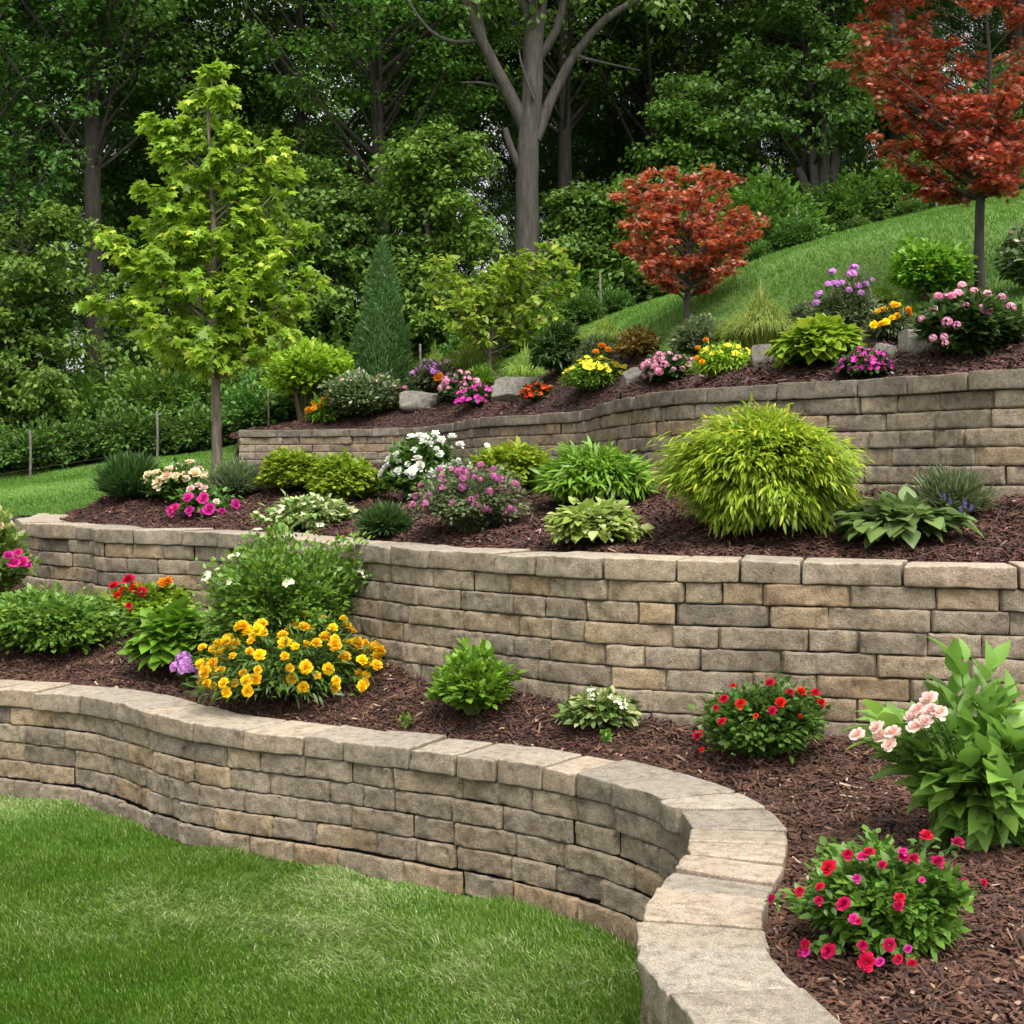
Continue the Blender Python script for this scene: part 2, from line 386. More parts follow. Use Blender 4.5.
hillpts = [P3d(*e) for e in EDGER] + along(P3, -.3, 2.30, lambda x, y: True, 22) + \
    [P3d(425, 410, 18.9), P3d(520, 399, 15.0), P3d(350, 415, 19.7), P3d(300, 424, 19.5), P3d(385, 404, 20.2), (-4.6, 20.5, 2.08), (-5.2, 22, 2.1), (-6, 24, 2.3), P3d(635, 384, 11.1), P3d(765, 366, 9.5), P3d(870, 352, 9.1), P3d(915, 349, 8.9), P3d(687, 324, 13), P3d(980, 291, 11), P3d(600, 345, 15),
     (-3.6, 20.6, 2.3), (3.6, 9, 2.75), (5, 8.3, 2.8), (8, 11, 4.0), (12, 16, 5.9), (12, 8, 4.4), (14, 22, 7.0),
     (-3, 30, 3.6), (3, 30, 5.0), (12, 32, 8.0), (0, 45, 5.5), (14, 45, 9), (-20, 45, 3), (25, 30, 11)]
leftpts = [P3d(*e) for e in EDGE] + [(-4.3, 13, 1.41), (-6, 12.8, 1.39), (-9, 12.8, 1.39), (-12, 14, 1.38), (-16, 20, 1.4), (-3.8, 19, 1.89), P3d(100, 490, 15), (-3.6, 14.5, 1.585), (-3.7, 16.5, 1.72), (-4.0, 12.6, 1.41),
     (-6, 27, 2.4), (-3, 30, 3.3), (-14, 30, 1.8), (0, 45, 5), (-20, 45, 3), (-5, 22, 2.0), (-8, 22, 1.8)]
hH, hL = TPS(hillpts), TPS(leftpts)
def hill(x, y):
    x = np.asarray(x, float); y = np.asarray(y, float)
    xl = -3.7 - .25 * np.clip(y - 18.8, 0, 4)
    wd = np.maximum(.06, (y - 19.5) * 1.4)
    t = np.clip((x - xl) / wd + .5 * (y > 19.5), 0, 1); t = t * t * (3 - 2 * t)
    return hL(x, y) * (1 - t) + hH(x, y) * t
SURF = {1: h1, 2: h2, 3: hill, 0: lambda x, y: np.zeros_like(np.asarray(x, float))}
def ground_at(px, py, surf, dlo=3.0, dhi=26):
    D = np.linspace(dlo, dhi, 1500); X = (px - 512) * D / F
    z = SURF[surf](X, D); y = HZ + (E - z) * F / D
    if surf == 1: ok = inpoly(X, D, poly_bed1)
    elif surf == 2: ok = inpoly(X, D, poly_bed2)
    elif surf == 3: ok = (D > 7.3) & ((D > 19) | inpoly(X, D, poly_bed3) | (D > 9.2))
    else: ok = np.ones(len(D), bool)
    e = np.abs(y - py) + (~ok) * 1000
    if surf == 3: e = e + np.maximum(0, D - 20.6) * 3
    h_ = np.where(e < 1.2)[0]
    if len(h_): e[h_[0] + 40:] += 5
    i = int(np.argmin(e)); return float(X[i]), float(D[i]), float(z[i])

def heightsheet(name, x0, x1, y0, y1, st, hf, poly, mat, disp=0, dscale=6, drop=None):
    xs = np.arange(x0, x1 + st / 2, st); ys = np.arange(y0, y1 + st / 2, st)
    X, Y = np.meshgrid(xs, ys, indexing='ij'); Z = hf(X, Y)
    if disp: Z = Z + disp * fbm(np.stack([X * dscale, Y * dscale, X * 0], -1), 4, 3)
    if drop is not None: Z = Z - .05 * drop(X, Y)
    V = np.stack([X, Y, Z], -1).reshape(-1, 3); f = gridf(len(xs), len(ys))
    if poly is not None:
        c = V[f].mean(1); keep = poly(c[:, 0], c[:, 1]); f = f[keep]
        use = np.unique(f); mp = np.full(len(V), -1); mp[use] = np.arange(len(use)); V = V[use]; f = mp[f]
    return mk(name, V, [f], mat, smooth=True)

struct(mk('ground', [(-150, -100, -.03), (150, -100, -.03), (150, 150, -.03), (-150, 150, -.03)], [np.array([[0, 1, 2, 3]])], TURF))
lawn_poly = [tuple(q) for q in P1.offset(-.12)[::4]] + [(.8, -4), (-9, -4)]
struct(heightsheet('front_lawn', -9, 1.2, -4, 9, .15, lambda x, y: 0 * x, lambda x, y: inpoly(x, y, lawn_poly), TURF, .012, 3))
struct(heightsheet('lower_mulch_bed', -9, 6, 1.5, 14.7, .05, h1, lambda x, y: inpoly(x, y, poly_bed1), SOIL, .05, 5))
struct(heightsheet('middle_mulch_bed', -4.6, 6, 5.6, 19, .06, h2, lambda x, y: inpoly(x, y, poly_bed2), SOIL, .06, 4))
struct(heightsheet('upper_mulch_bed', -4.1, 5, 6.3, 20.6, .08, lambda x, y: hH(x, y) + .03, lambda x, y: inpoly(x, y, poly_bed3), SOIL, .05, 4))
def hill_region(x, y):
    return ~inpoly(x, y, poly_bed1) & ~inpoly(x, y, poly_bed2) & ((y > 12.3) | (x > 1.2)) & ~((y < 14) & (x < -9.2)) & ((y > 20) | ~inpoly(x, y, [tuple(q) for q in P3.p[::6]] + [(6, 6.4), (6, 2), (-4.2, 2), (-3.9, 12.5), (-3.5, 14), (-3.7, 18.7)]))
def in3(x, y): return inpoly(x, y, poly_bed3).astype(float)
HX = lambda x, y: hill_region(x, y) & (y < 21.6 + 0 * x)
struct(heightsheet('hillside_lawn', -16, 16, 6.3, 22.5, .12, hill, lambda x, y: hill_region(x, y), TURF, .03, .8, in3))
struct(heightsheet('forest_ground', -40, 50, 22.3, 80, .7, lambda x, y: hill(x, np.minimum(y, 46)) - .02, None, FLOOR, .2, .4))

# ------------------------------------------------------------------ stone walls
def block_face(mb, path, s0, s1, z0, z1, n0, cell, r, amp=.012):
    L = s1 - s0; h = z1 - z0; g = .001
    nu = max(5, int(L / cell)); nz = max(5, int(h / cell))
    def knots(n): 
        t = np.linspace(0, 1, n - 2); t = .5 - .5 * np.cos(np.pi * t) * (0.35 + .65 * 1); return np.concatenate([[0], t * .92 + .04, [1]])
    U, Vv = np.meshgrid(knots(nu + 2), knots(nz + 2), indexing='ij')
    S = s0 + g + U * (L - 2 * g); Z = z0 + g + Vv * (h - 2 * g)
    de = np.minimum(np.minimum(S - s0, s1 - S), np.minimum(Z - z0, z1 - Z))
    q = np.stack([S * 1.0, Z, np.full_like(S, r * 37)], -1)
    seed = int(r * 999) 
    tilt = random.uniform(-.03, .03)
    n = n0 + tilt * (U - .5) * L / .3 + amp * .75 * fbm(q * np.array([12, 16, 1]), 4, seed) + amp * .85 * fbm(q * np.array([48, 56, 1]), 3, seed) - amp * .9 * np.clip(.35 - np.abs(fbm(q * np.array([20, 26, 1]), 3, seed + 3)) * 2.2, 0, 1)
    wob = .5 + .5 * vnoise(q * np.array([25, 25, 1]), seed + 5)
    n = n - (.004 + .010 * wob ** 2) * np.exp(-de / (.003 + .006 * wob ** 2))
    brd = (U == 0) | (U == 1) | (Vv == 0) | (Vv == 1); n = np.where(brd, n0 - .024, n)
    edge = np.exp(-de / .012)
    S2 = S + .004 * vnoise(q * 30, seed + 9) * edge; Z2 = Z + .004 * vnoise(q * 28, seed + 11) * edge
    x, y = path.at(S2, n)
    mb.add(np.stack([x, y, Z2], -1).reshape(-1, 3), [gridf(U.shape[0], U.shape[1])], r)

def rbox(path, s0, s1, n0, n1, z0, z1, cell, rr=.012, amp=.004, seed=0, sh=(0, 0)):
    """rounded, slightly rough block in path space (n0 back .. n1 front)"""
    dims = np.array([s1 - s0, n1 - n0, z1 - z0]); ns = [max(3, int(d / cell)) for d in dims]
    Vs = []; Fs = []; off = 0
    c = np.array([(s0 + s1) / 2, (n0 + n1) / 2, (z0 + z1) / 2])
    for ax in range(3):
        a, b = [k for k in range(3) if k != ax]
        for sg in (-1, 1):
            def kn(n, d):
                t = np.linspace(-1, 1, n + 1); e = 1 - 2 * rr / d; e2 = 1 - .9 * rr / d; e3 = 1 - .3 * rr / d; t = t[(np.abs(t) < e - .3 * rr / d) | (np.abs(t) > .9999)]; return np.unique(np.concatenate([t, [-e, e, -e2, e2, -e3, e3]]))
            ka, kb = kn(ns[a], dims[a]), kn(ns[b], dims[b])
            A, B = np.meshgrid(ka, kb, indexing='ij'); P = np.zeros(A.shape + (3,))
            P[..., a] = A; P[..., b] = B; P[..., ax] = sg
            f = gridf(len(ka), len(kb), off)
            if (sg > 0) != (ax == 1): f = f[:, ::-1]
            if ax == 1 or True: pass
            Vs.append(P.reshape(-1, 3)); Fs.append(f); off += A.size
    P = np.vstack(Vs) * dims / 2
    inner = dims / 2 - rr; q = np.clip(P, -inner, inner); d = P - q; l = np.linalg.norm(d, axis=1, keepdims=True)
    P = q + d / np.maximum(l, 1e-9) * np.minimum(l, rr)
    G = P + c
    nz = np.stack([fbm(G * 12 + k * 31, 3, seed + k) for k in range(3)], 1)
    fr = np.clip((P[:, 1] - dims[1] / 2 + .03) / .03, 0, 1)
    G = G + nz * amp * 2 * (0.5 + 1.6 * fr[:, None]) * np.array([.6, 1, .45])
    chip = fbm(G * np.array([9, 9, 9]), 3, seed + 77)
    edge = np.clip(l[:, 0] / rr, 0, 1.5)
    G[:, 1] -= fr * np.clip(chip, 0, 1) * .03 * (P[:, 2] > 0)* np.clip(edge, 0, 1)
    u = P[:, 0] / dims[0] + .5; nn = G[:, 1] + .16
    G[:, 0] += (sh[0] * (1 - u) + sh[1] * u) * nn + .006 * vnoise(np.stack([nn * 14, u * 0 + np.round(u) * 3 + seed, nn * 0], 1), 5) * np.abs(2 * u - 1) ** 3
    trs = np.random.RandomState(seed + 5).normal(0, 1, 2); G[:, 2] += (trs[0] * (u - .5) * .006 + trs[1] * nn * .012) * (P[:, 2] > 0)
    x, y = path.at(G[:, 0], G[:, 1])
    return np.stack([x, y, G[:, 2]], 1), np.vstack(Fs)

def wall(name, label, path, ztop, ncourse, ch, cell, lw, capcol, capmat, capw=.33, s_a=0, s_b=None, cat='retaining wall', footrow=True, capcell=.03, batter=.009):
    s_b = s_b or path.L
    root = thing(name, label, cat, (*[float(v) for v in path.at(np.array((s_a + s_b) / 2), np.array(-.15))], ztop - ncourse * ch))
    inv = -np.array(root.location)
    mb = MB(); rng = random.Random(hash(len(label)) % 1000 + 3)
    for k in range(ncourse):
        z1 = ztop - ch * (k + 1); z0 = z1 - ch; n0 = -.022 + batter * (k)
        foot = footrow and k == ncourse - 1
        if foot: n0 += .022
        s = s_a + rng.uniform(-.1, 0)
        while s < s_b:
            l = rng.choice([rng.uniform(lw[0], lw[0] * 1.5), rng.uniform(lw[0] * 1.4, lw[1]), rng.uniform(lw[0] * 1.4, lw[1])])
            e = min(s + l, s_b)
            if s_b - e < .08: e = s_b
            q0 = max(s, s_a)
            if e - q0 > .02:
                r = min(.999, max(0, rng.gauss(.42, .2))) if rng.random() > .08 else rng.uniform(.7, .85)
                block_face(mb, path, q0, e, z0, z1, n0 + rng.uniform(-.009, .012), cell, r, .014)
            s = e
            if e >= s_b: break
    for i, v in enumerate(mb.V): mb.V[i] = v + inv
    mb.build('block_courses', BLOCK, root, True)
    # dark core behind the joints
    ss = np.linspace(s_a, s_b, int((s_b - s_a) / .08) + 2); V = []; 
    zb = ztop - ch * (ncourse + 1) 
    for n, z in ((-.075, zb), (-.065, ztop - .07), (-.26, ztop - .07), (-.26, zb)):
        x, y = path.at(ss, np.full_like(ss, n)); V.append(np.stack([x, y, np.full_like(ss, z)], 1))
    V = np.stack(V, 1).reshape(-1, 3) + inv; f = gridf(len(ss), 4)
    mk('wall_core', V, [f, np.array([[0, 1, 2, 3], [len(V) - 1, len(V) - 2, len(V) - 3, len(V) - 4]])], CORE, root)
    s = s_a; i = 0; sh0 = 0.0
    while s < s_b - .05:
        l = rng.uniform(*capcol); e = min(s + l, s_b)
        if s_b - e < .12: e = s_b
        sh1 = rng.uniform(-.09, .09) if e < s_b else 0
        V, f = rbox(path, s + .006, e - .006, -capw + rng.uniform(-.012, .012), rng.uniform(-.008, .008), ztop - ch + .001, ztop + rng.uniform(-.007, .004), capcell, .010, .004, i * 3 + 1, (sh0, sh1)); sh0 = sh1
        mk('coping_stone', V + inv, [f], capmat, root, np.full(len(V), rng.uniform(0, 1)), True)
        s = e; i += 1
    return root
sA = float(np.interp(-5.5, P1.p[:, 0][:200], P1.s[:200])) if False else 0
wall('retaining_wall', 'low curved tumbled-block wall with pale coping beside the front lawn', P1, W1Z, 5, .1, .012, (.17, .40), (.17, .36), CAP, s_a=3.0)
# extra partly buried foot course of the front wall
def footcourse(path, z0, z1, n0, root_label, s_a, s_b):
    pass
wall('retaining_wall', 'long middle block wall with flat pale coping between the two lower mulch beds', P2, W2Z, 8, .1, .015, (.17, .44), (.24, .5), CAP, footrow=False)
wall('retaining_wall', 'uppermost block wall winding below the rocks and red maple', P3, W3Z, 8, .1, .018, (.18, .5), (.3, .6), CAPB, footrow=False, capcell=.05, batter=.007)
wall('retaining_wall', 'short return wall closing the left end of the uppermost wall', P3L, W3Z, 6, .1, .03, (.18, .5), (.3, .6), CAPB, footrow=False, capcell=.05, batter=.007, s_b=P3L.L - .31)

# ------------------------------------------------------------------ ground litter: mulch and grass
def chips(name, hf, poly, x0, x1, y0, y1, n, lsc, seed, lift=.0, disp=.05, ds=5):
    rs = np.random.RandomState(seed)
    x = rs.uniform(x0, x1, n * 3); y = y0 + (y1 - y0) * rs.rand(n * 3) ** 1.5
    vis = np.abs(x) < y * .40 + 1.5
    k = inpoly(x, y, poly) & vis; x, y = x[k][:n], y[k][:n]; n = len(x)
    z = hf(x, y) + disp * fbm(np.stack([x * ds, y * ds, x * 0], -1), 4, 3) + rs.rand(n) * .018 + lift
    L = (.012 + .062 * rs.rand(n) ** 2.4) * lsc; Wd = (.002 + .0042 * rs.rand(n) ** 1.5) * lsc
    a = rs.rand(n) * 6.283; tl = rs.normal(0, .34, n)
    Y = np.stack([np.cos(a) * np.cos(tl), np.sin(a) * np.cos(tl), np.sin(tl)], 1)
    Zn = nrm(np.stack([rs.normal(0, .35, n), rs.normal(0, .35, n), np.ones(n)], 1))
    X = nrm(np.cross(Y, Zn)); Zn = np.cross(X, Y)
    P = np.stack([x, y, z], 1)
    T = np.array([[-1, -.5, 0], [1, -.42, 0], [.8, .5, 0], [-.7, .45, 0], [0, -.3, .8], [.1, .3, .7]])
    V = P[:, None] + T[None, :, 0:1] * X[:, None] * Wd[:, None, None] + T[None, :, 1:2] * Y[:, None] * L[:, None, None] + T[None, :, 2:3] * Zn[:, None] * Wd[:, None, None]
    f4 = np.array([[1, 2, 5, 4], [3, 0, 4, 5]]); f3 = np.array([[0, 1, 4], [2, 3, 5]])
    off = (np.arange(n) * 6)[:, None, None]
    r = np.clip(rs.beta(1.5, 1.9, n) * .92, 0, 1); m = rs.rand(n) < .012; r[m] = rs.uniform(.9, 1, m.sum())
    o = mk(name, V.reshape(-1, 3), [(f4[None] + off).reshape(-1, 4), (f3[None] + off).reshape(-1, 3)], CHIP, r=np.repeat(r, 6))
    return struct(o, 'stuff')
chips('bark_mulch', h1, poly_bed1, -6.2, 4.6, 2.0, 12.6, 330000, 1.1, 1)
chips('bark_mulch', h2, poly_bed2, -4.5, 5, 5.8, 16, 160000, 1.25, 2, disp=.06, ds=4)
chips('bark_mulch', lambda x, y: hH(x, y) + .03, poly_bed3, -4.2, 5, 6.4, 21, 90000, 1.6, 3, disp=.05, ds=4)

def blades(name, hf, reg, x0, x1, y0, y1, n, hgt, wid, mat, seed, power=1.4, patch=1.3):
    rs = np.random.RandomState(seed)
    x = rs.uniform(x0, x1, n * 4); y = y0 + (y1 - y0) * rs.rand(n * 4) ** power
    k = (np.abs(x) < y * .39 + 1.4) ; x, y = x[k], y[k]; k = reg(x, y); x, y = x[k][:n], y[k][:n]; n = len(x)
    z = hf(x, y)
    pn = fbm(np.stack([x * patch, y * patch * .8, x * 0], -1), 4, 21); pn2 = fbm(np.stack([x * 5, y * 5, x * 0 + 4], -1), 3, 5)
    h = hgt * rs.uniform(.5, 1.2, n) * (1 + .9 * pn2)
    lean = np.clip(.6 + 1.1 * pn, .3, 1.3) * rs.uniform(.5, 1.5, n)
    base = 2.4 + 2.2 * fbm(np.stack([x * .8, y * .8, x * 0 + 9], -1), 2, 8)
    a = base * 1.5 + rs.normal(0, 1.1, n)
    d = np.stack([np.cos(a), np.sin(a), 0 * a], 1); P = np.stack([x, y, z], 1)
    b = rs.rand(n) * 6.283; sd = np.stack([np.cos(b), np.sin(b), 0 * b], 1)
    wdt = wid * rs.uniform(.7, 1.3, n)
    V = np.zeros((n, 5, 3)); up_ = np.array([0, 0, 1.0])
    V[:, 0] = P - sd * wdt[:, None] / 2; V[:, 1] = P + sd * wdt[:, None] / 2
    mid = P + up_ * h[:, None] * .6 + d * (h * lean * .3)[:, None]
    V[:, 2] = mid + sd * wdt[:, None] * .4; V[:, 3] = mid - sd * wdt[:, None] * .4
    V[:, 4] = P + up_ * (h * (1 - .25 * lean))[:, None] + d * (h * lean * .95)[:, None]
    off = (np.arange(n) * 5)[:, None, None]
    r = np.clip(.46 + .75 * pn + .25 * pn2 + rs.normal(0, .27, n), 0, .97)  # random tone; paler patches also put leaning-blade sheen into the colour
    dead = fbm(np.stack([x * 2.2, y * 2.2, x * 0 + 2], -1), 3, 31)
    m = rs.rand(n) < .012 + .25 * np.clip(dead - .22, 0, 1); r[m] = rs.uniform(.9, 1, m.sum())
    o = mk(name, V.reshape(-1, 3), [(np.array([[0, 1, 2, 3]])[None] + off).reshape(-1, 4), (np.array([[3, 2, 4]])[None] + off).reshape(-1, 3)], mat, r=np.repeat(r, 5))
    return struct(o, 'stuff')
def litter(n, seed):
    rs = np.random.RandomState(seed); x = rs.uniform(-3, 2.5, n * 4); y = rs.uniform(3, 9, n * 4); k = inpoly(x, y, poly_bed1); x, y = x[k][:n], y[k][:n]; n = len(x)
    z = h1(x, y) + .05 * fbm(np.stack([x * 5, y * 5, x * 0], -1), 4, 3) + .022
    Y = rs.normal(0, 1, (n, 3)); Y[:, 2] *= .2; mb = MB(); mb.leaves(T_OV, np.stack([x, y, z], 1), nrm(Y), nrm(np.array([0, 0, 1.]) + rs.normal(0, .3, (n, 3))), rs.uniform(.012, .035, n), rs.rand(n))
    struct(mb.build('fallen_leaves', lm('fallen_leaf', [(.25, .1, .04), (.4, .25, .1), (.5, .45, .2), (.55, .3, .3)], .2)), 'stuff')
litter(160, 4)
blades('lawn_grass', lambda x, y: 0 * x, lambda x, y: inpoly(x, y, [tuple(q) for q in P1.offset(.055)[::4]] + [(.8, -4), (-9, -4)]), -6.2, 1, 3.6, 9, 520000, .042, .0044, GRASSM, 5, 1.25)
blades('lawn_grass', hill, lambda x, y: hill_region(x, y) & ~inpoly(x, y, poly_bed3), -10.3, 10.5, 8.0, 22.4, 330000, .045, .008, GRASSH, 6, .8, .7)

# ------------------------------------------------------------------ plants
def dome_dirs(rs, n, zmin=-.25):
    z = rs.uniform(zmin, 1, n) ; a = rs.rand(n) * 6.283; q = np.sqrt(1 - z * z)
    return np.stack([q * np.cos(a), q * np.sin(a), z], 1)

class Plant:
    """A bush grown from its base: arching stems that carry leaves along their outer part."""
    def __init__(s, name, label, cat, base, w, h, seed, group=None):
        s.root = thing(name, label, cat, base, group); s.w = w; s.h = h; s.rs = np.random.RandomState(seed); s.seed = seed
    def grow(s, mat, tpl, L, nst, per, t0=.35, zmin=-.2, lump=.22, flop=.1, upb=.35, out=.6, jit=.06, Lvar=.35, tipgold=0, cz=.32, flat=.0, stem=None, stemr=.004, rmu=.45, rsd=.2, updir=1.0, spread=.12, name='foliage', shell=.78):
        rs = s.rs; d = dome_dirs(rs, nst, zmin)
        lum = 1 + lump * 1.6 * fbm(d * 2.2 + s.seed, 3, s.seed)
        rr = np.array([s.w / 2, s.w / 2, s.h * (1 - cz)]) ; c = np.array([0, 0, s.h * cz])
        dn = d.copy(); k = d[:, 2] < 0; R = np.where(k[:, None], np.array([s.w / 2, s.w / 2, s.h * cz]), rr)
        tip = c + d * R * lum[:, None] * rs.uniform(shell, 1.04, nst)[:, None]
        tip[:, 2] = np.maximum(tip[:, 2], .02)
        q = np.abs(tip[:, :2]).max(1); tip[:, :2] *= max(.3 * s.w, s.w / 2 - .35 * L) / np.percentile(q, 97); tip[:, 2] *= max(.4 * s.h, s.h - .25 * L) / np.percentile(tip[:, 2], 98.5)
        b0 = np.zeros((nst, 3)); b0[:, :2] = tip[:, :2] * spread + rs.normal(0, .02, (nst, 2)) * s.w
        mid = (b0 + tip) / 2; mid[:, 2] += s.h * flop * 1.2 + .12 * np.linalg.norm(tip[:, :2], axis=1); mid[:, :2] *= .8
        s.tips = tip; s.tipdir = nrm(d * np.array([1, 1, 1.2]) + np.array([0, 0, .2]))
        t = rs.uniform(t0, 1, (nst, per)); t[:, 0] = 1.0; t = t[..., None]
        P = (1 - t) ** 2 * b0[:, None] + 2 * t * (1 - t) * mid[:, None] + t * t * tip[:, None]
        Tn = nrm(2 * (1 - t) * (mid - b0)[:, None] + 2 * t * (tip - mid)[:, None])
        P = P + rs.normal(0, jit, P.shape) * s.w * .5 * (1 - .0 * t)
        P[..., 2] = np.maximum(P[..., 2], .01)
        rnd = nrm(rs.normal(0, 1, P.shape)); rad_ = nrm(P - c * .6)
        Y = nrm(Tn * .5 + rnd * .75 + rad_ * out + np.array([0, 0, upb * .5]) )
        Y[..., 2] *= (1 - flat); Y[..., 2] -= flop * 1.5
        Z = nrm(np.array([0, 0, updir]) + rad_ * .55 + rs.normal(0, .32, P.shape))
        S = L * rs.uniform(1 - Lvar, 1 + Lvar, (nst, per))
        r = rs.normal(rmu, rsd, (nst, per))
        if tipgold:
            outer = np.clip((t[..., 0] - .6) / .4, 0, 1) * np.clip(.35 + .65 * (P[..., 2] / s.h), 0, 1)
            r = r + tipgold * outer
        r = np.clip(r, 0, 1)
        mb = MB(); mb.leaves(tpl, P.reshape(-1, 3), Y.reshape(-1, 3), Z.reshape(-1, 3), S.ravel(), r.ravel())
        mb.build(name, mat, s.root)
        if stem is not None:
            m = min(nst, 45); sb = MB(); idx = rs.choice(nst, m, False)
            Q = bez(b0[idx], mid[idx], tip[idx], 6); Rr = np.linspace(1, .35, 6)[None] * stemr * np.ones((m, 1))
            tubes(sb, Q, Rr, 4, rs.rand()); sb.build('stems', stem, s.root)
        return s
    def grass(s, mat, n, wd=.006, droop=.5, base=.4, rmu=.5, K=7, name='blades'):
        rs = s.rs; a = rs.rand(n) * 6.283; q = rs.rand(n) ** .6
        d = np.stack([np.cos(a), np.sin(a)], 1); b0 = np.zeros((n, 3)); b0[:, :2] = d * (q * base * s.w * rs.rand(n))[:, None]
        hh = s.h * (1.1 - .45 * q) * rs.uniform(.75, 1.15, n)
        tip = b0.copy(); tip[:, :2] += d * (q * s.w / 2)[:, None] + rs.normal(0, .03 * s.w, (n, 2)); tip[:, 2] = hh * (1 - droop * q)
        mid = b0.copy(); mid[:, :2] += d * (q * s.w * .3)[:, None]; mid[:, 2] = hh * 1.0
        Q = bez(b0, mid, tip, K); b = a + 1.57 + rs.normal(0, .5, n)
        sd = np.stack([np.cos(b), np.sin(b), 0 * b], 1)[:, None] * (np.sin(np.linspace(.5, 3.1, K))[None, :, None]) * wd / 2 * rs.uniform(.6, 1.3, n)[:, None, None]
        V = np.stack([Q - sd, Q + sd], 2).reshape(-1, 3); f = gridf(K, 2); f = (f[None] + (np.arange(n) * K * 2)[:, None, None]).reshape(-1, 4)
        mk(name, V, [f], mat, s.root, np.repeat(np.clip(rs.normal(rmu, .2, n), 0, 1), K * 2)); s.tips = tip; s.tipdir = nrm(tip); return s
    def flowers(s, me, n, size, name='flower', zmin=.25, front=True, lift=.02, up_=.5, var=.32, cluster=0, label=None, spreadz=None):
        """me: list of shared flower meshes; each flower its own child"""
        rs = s.rs; T, D = s.tips, s.tipdir
        ok = (T[:, 2] > zmin * s.h) & ((T[:, 1] < .22 * s.w) if front else True)
        idx = np.where(ok)[0]
        if len(idx) == 0: return s
        sel = []; dmin = size * .62
        for i in rs.permutation(idx):
            if all(np.linalg.norm(T[i] - T[j]) > dmin for j in sel): sel.append(i)
            if len(sel) >= n: break
        for i in sel:
            s.flower_at(me, T[i] + D[i] * lift, D[i], size * rs.uniform(1 - var, 1 + var), name, up_)
        return s
    def flower_at(s, me, p, d, size, name='flower', up_=.5):
        o = link(name, me[int(s.rs.randint(len(me)))], s.root, Vector([float(v) for v in p]))
        v = Vector([float(x) for x in d]) + Vector((0, -.35, up_)) + Vector(list(s.rs.normal(0, .2, 3)))
        q = v.normalized().to_track_quat('Z', 'Y'); q.rotate(Vector((0, 0, 1)).rotation_difference(Vector((0, 0, 1))))
        o.rotation_mode = 'QUATERNION'; o.rotation_quaternion = q; o.scale = (size,) * 3
        return o
    def flowers_px(s, me, pts, size, name='flower', up_=.4):
        """blooms where the photograph shows them, on the near surface of the bush"""
        bx, by, bz = s.root.location; ends = []
        for t in pts:
            px, py = t[0], t[1]; k = t[2] if len(t) > 2 else 1
            best = None
            D = by; X = (px - 512) * D / F; Z = E + (HZ - py) * D / F - bz
            u_ = min(.84, (abs(X - bx) / (s.w / 2)) ** 2 + (max(0, Z - s.h * .32) / (s.h * .68)) ** 2)
            D = by - s.w / 2 * math.sqrt(1 - u_) * 1.0 - .02
            X = (px - 512) * D / F - bx; Z = E + (HZ - py) * D / F - bz
            Z = max(Z, .03); ends.append((X, D - by, Z))
            s.flower_at(me, (X, D - by, Z), nrm(np.array([X, (D - by), max(.1, Z)])), size * k, name, up_)
        e = np.array(ends); n = len(e); b0 = e * np.array([.15, .15, 0]); mid = e * np.array([.55, .55, .75]) + np.array([0, .02, .04])
        sb = MB(); e2 = e + np.array([0, .012, -.012]); tubes(sb, bez(b0, mid, e2, 6), np.full((n, 6), .0025), 4, .5)
        t = s.rs.uniform(.45, .97, (n, 14, 1)); Pq = (1 - t) ** 2 * b0[:, None] + 2 * t * (1 - t) * mid[:, None] + t * t * e2[:, None]
        Pq = (Pq + s.rs.normal(0, .006, Pq.shape)).reshape(-1, 3); Y = s.rs.normal(0, 1, Pq.shape); Y[:, 2] *= .5
        L = max(.028, size * .6)
        sb.leaves(T_OV, Pq, nrm(Y), nrm(np.array([0, -.3, 1]) + s.rs.normal(0, .3, Pq.shape)), L * s.rs.uniform(.6, 1.1, len(Pq)), np.clip(s.rs.normal(.5, .2, len(Pq)), 0, 1))
        sb.build('flower_stems', G_ROSE, s.root)
        return s

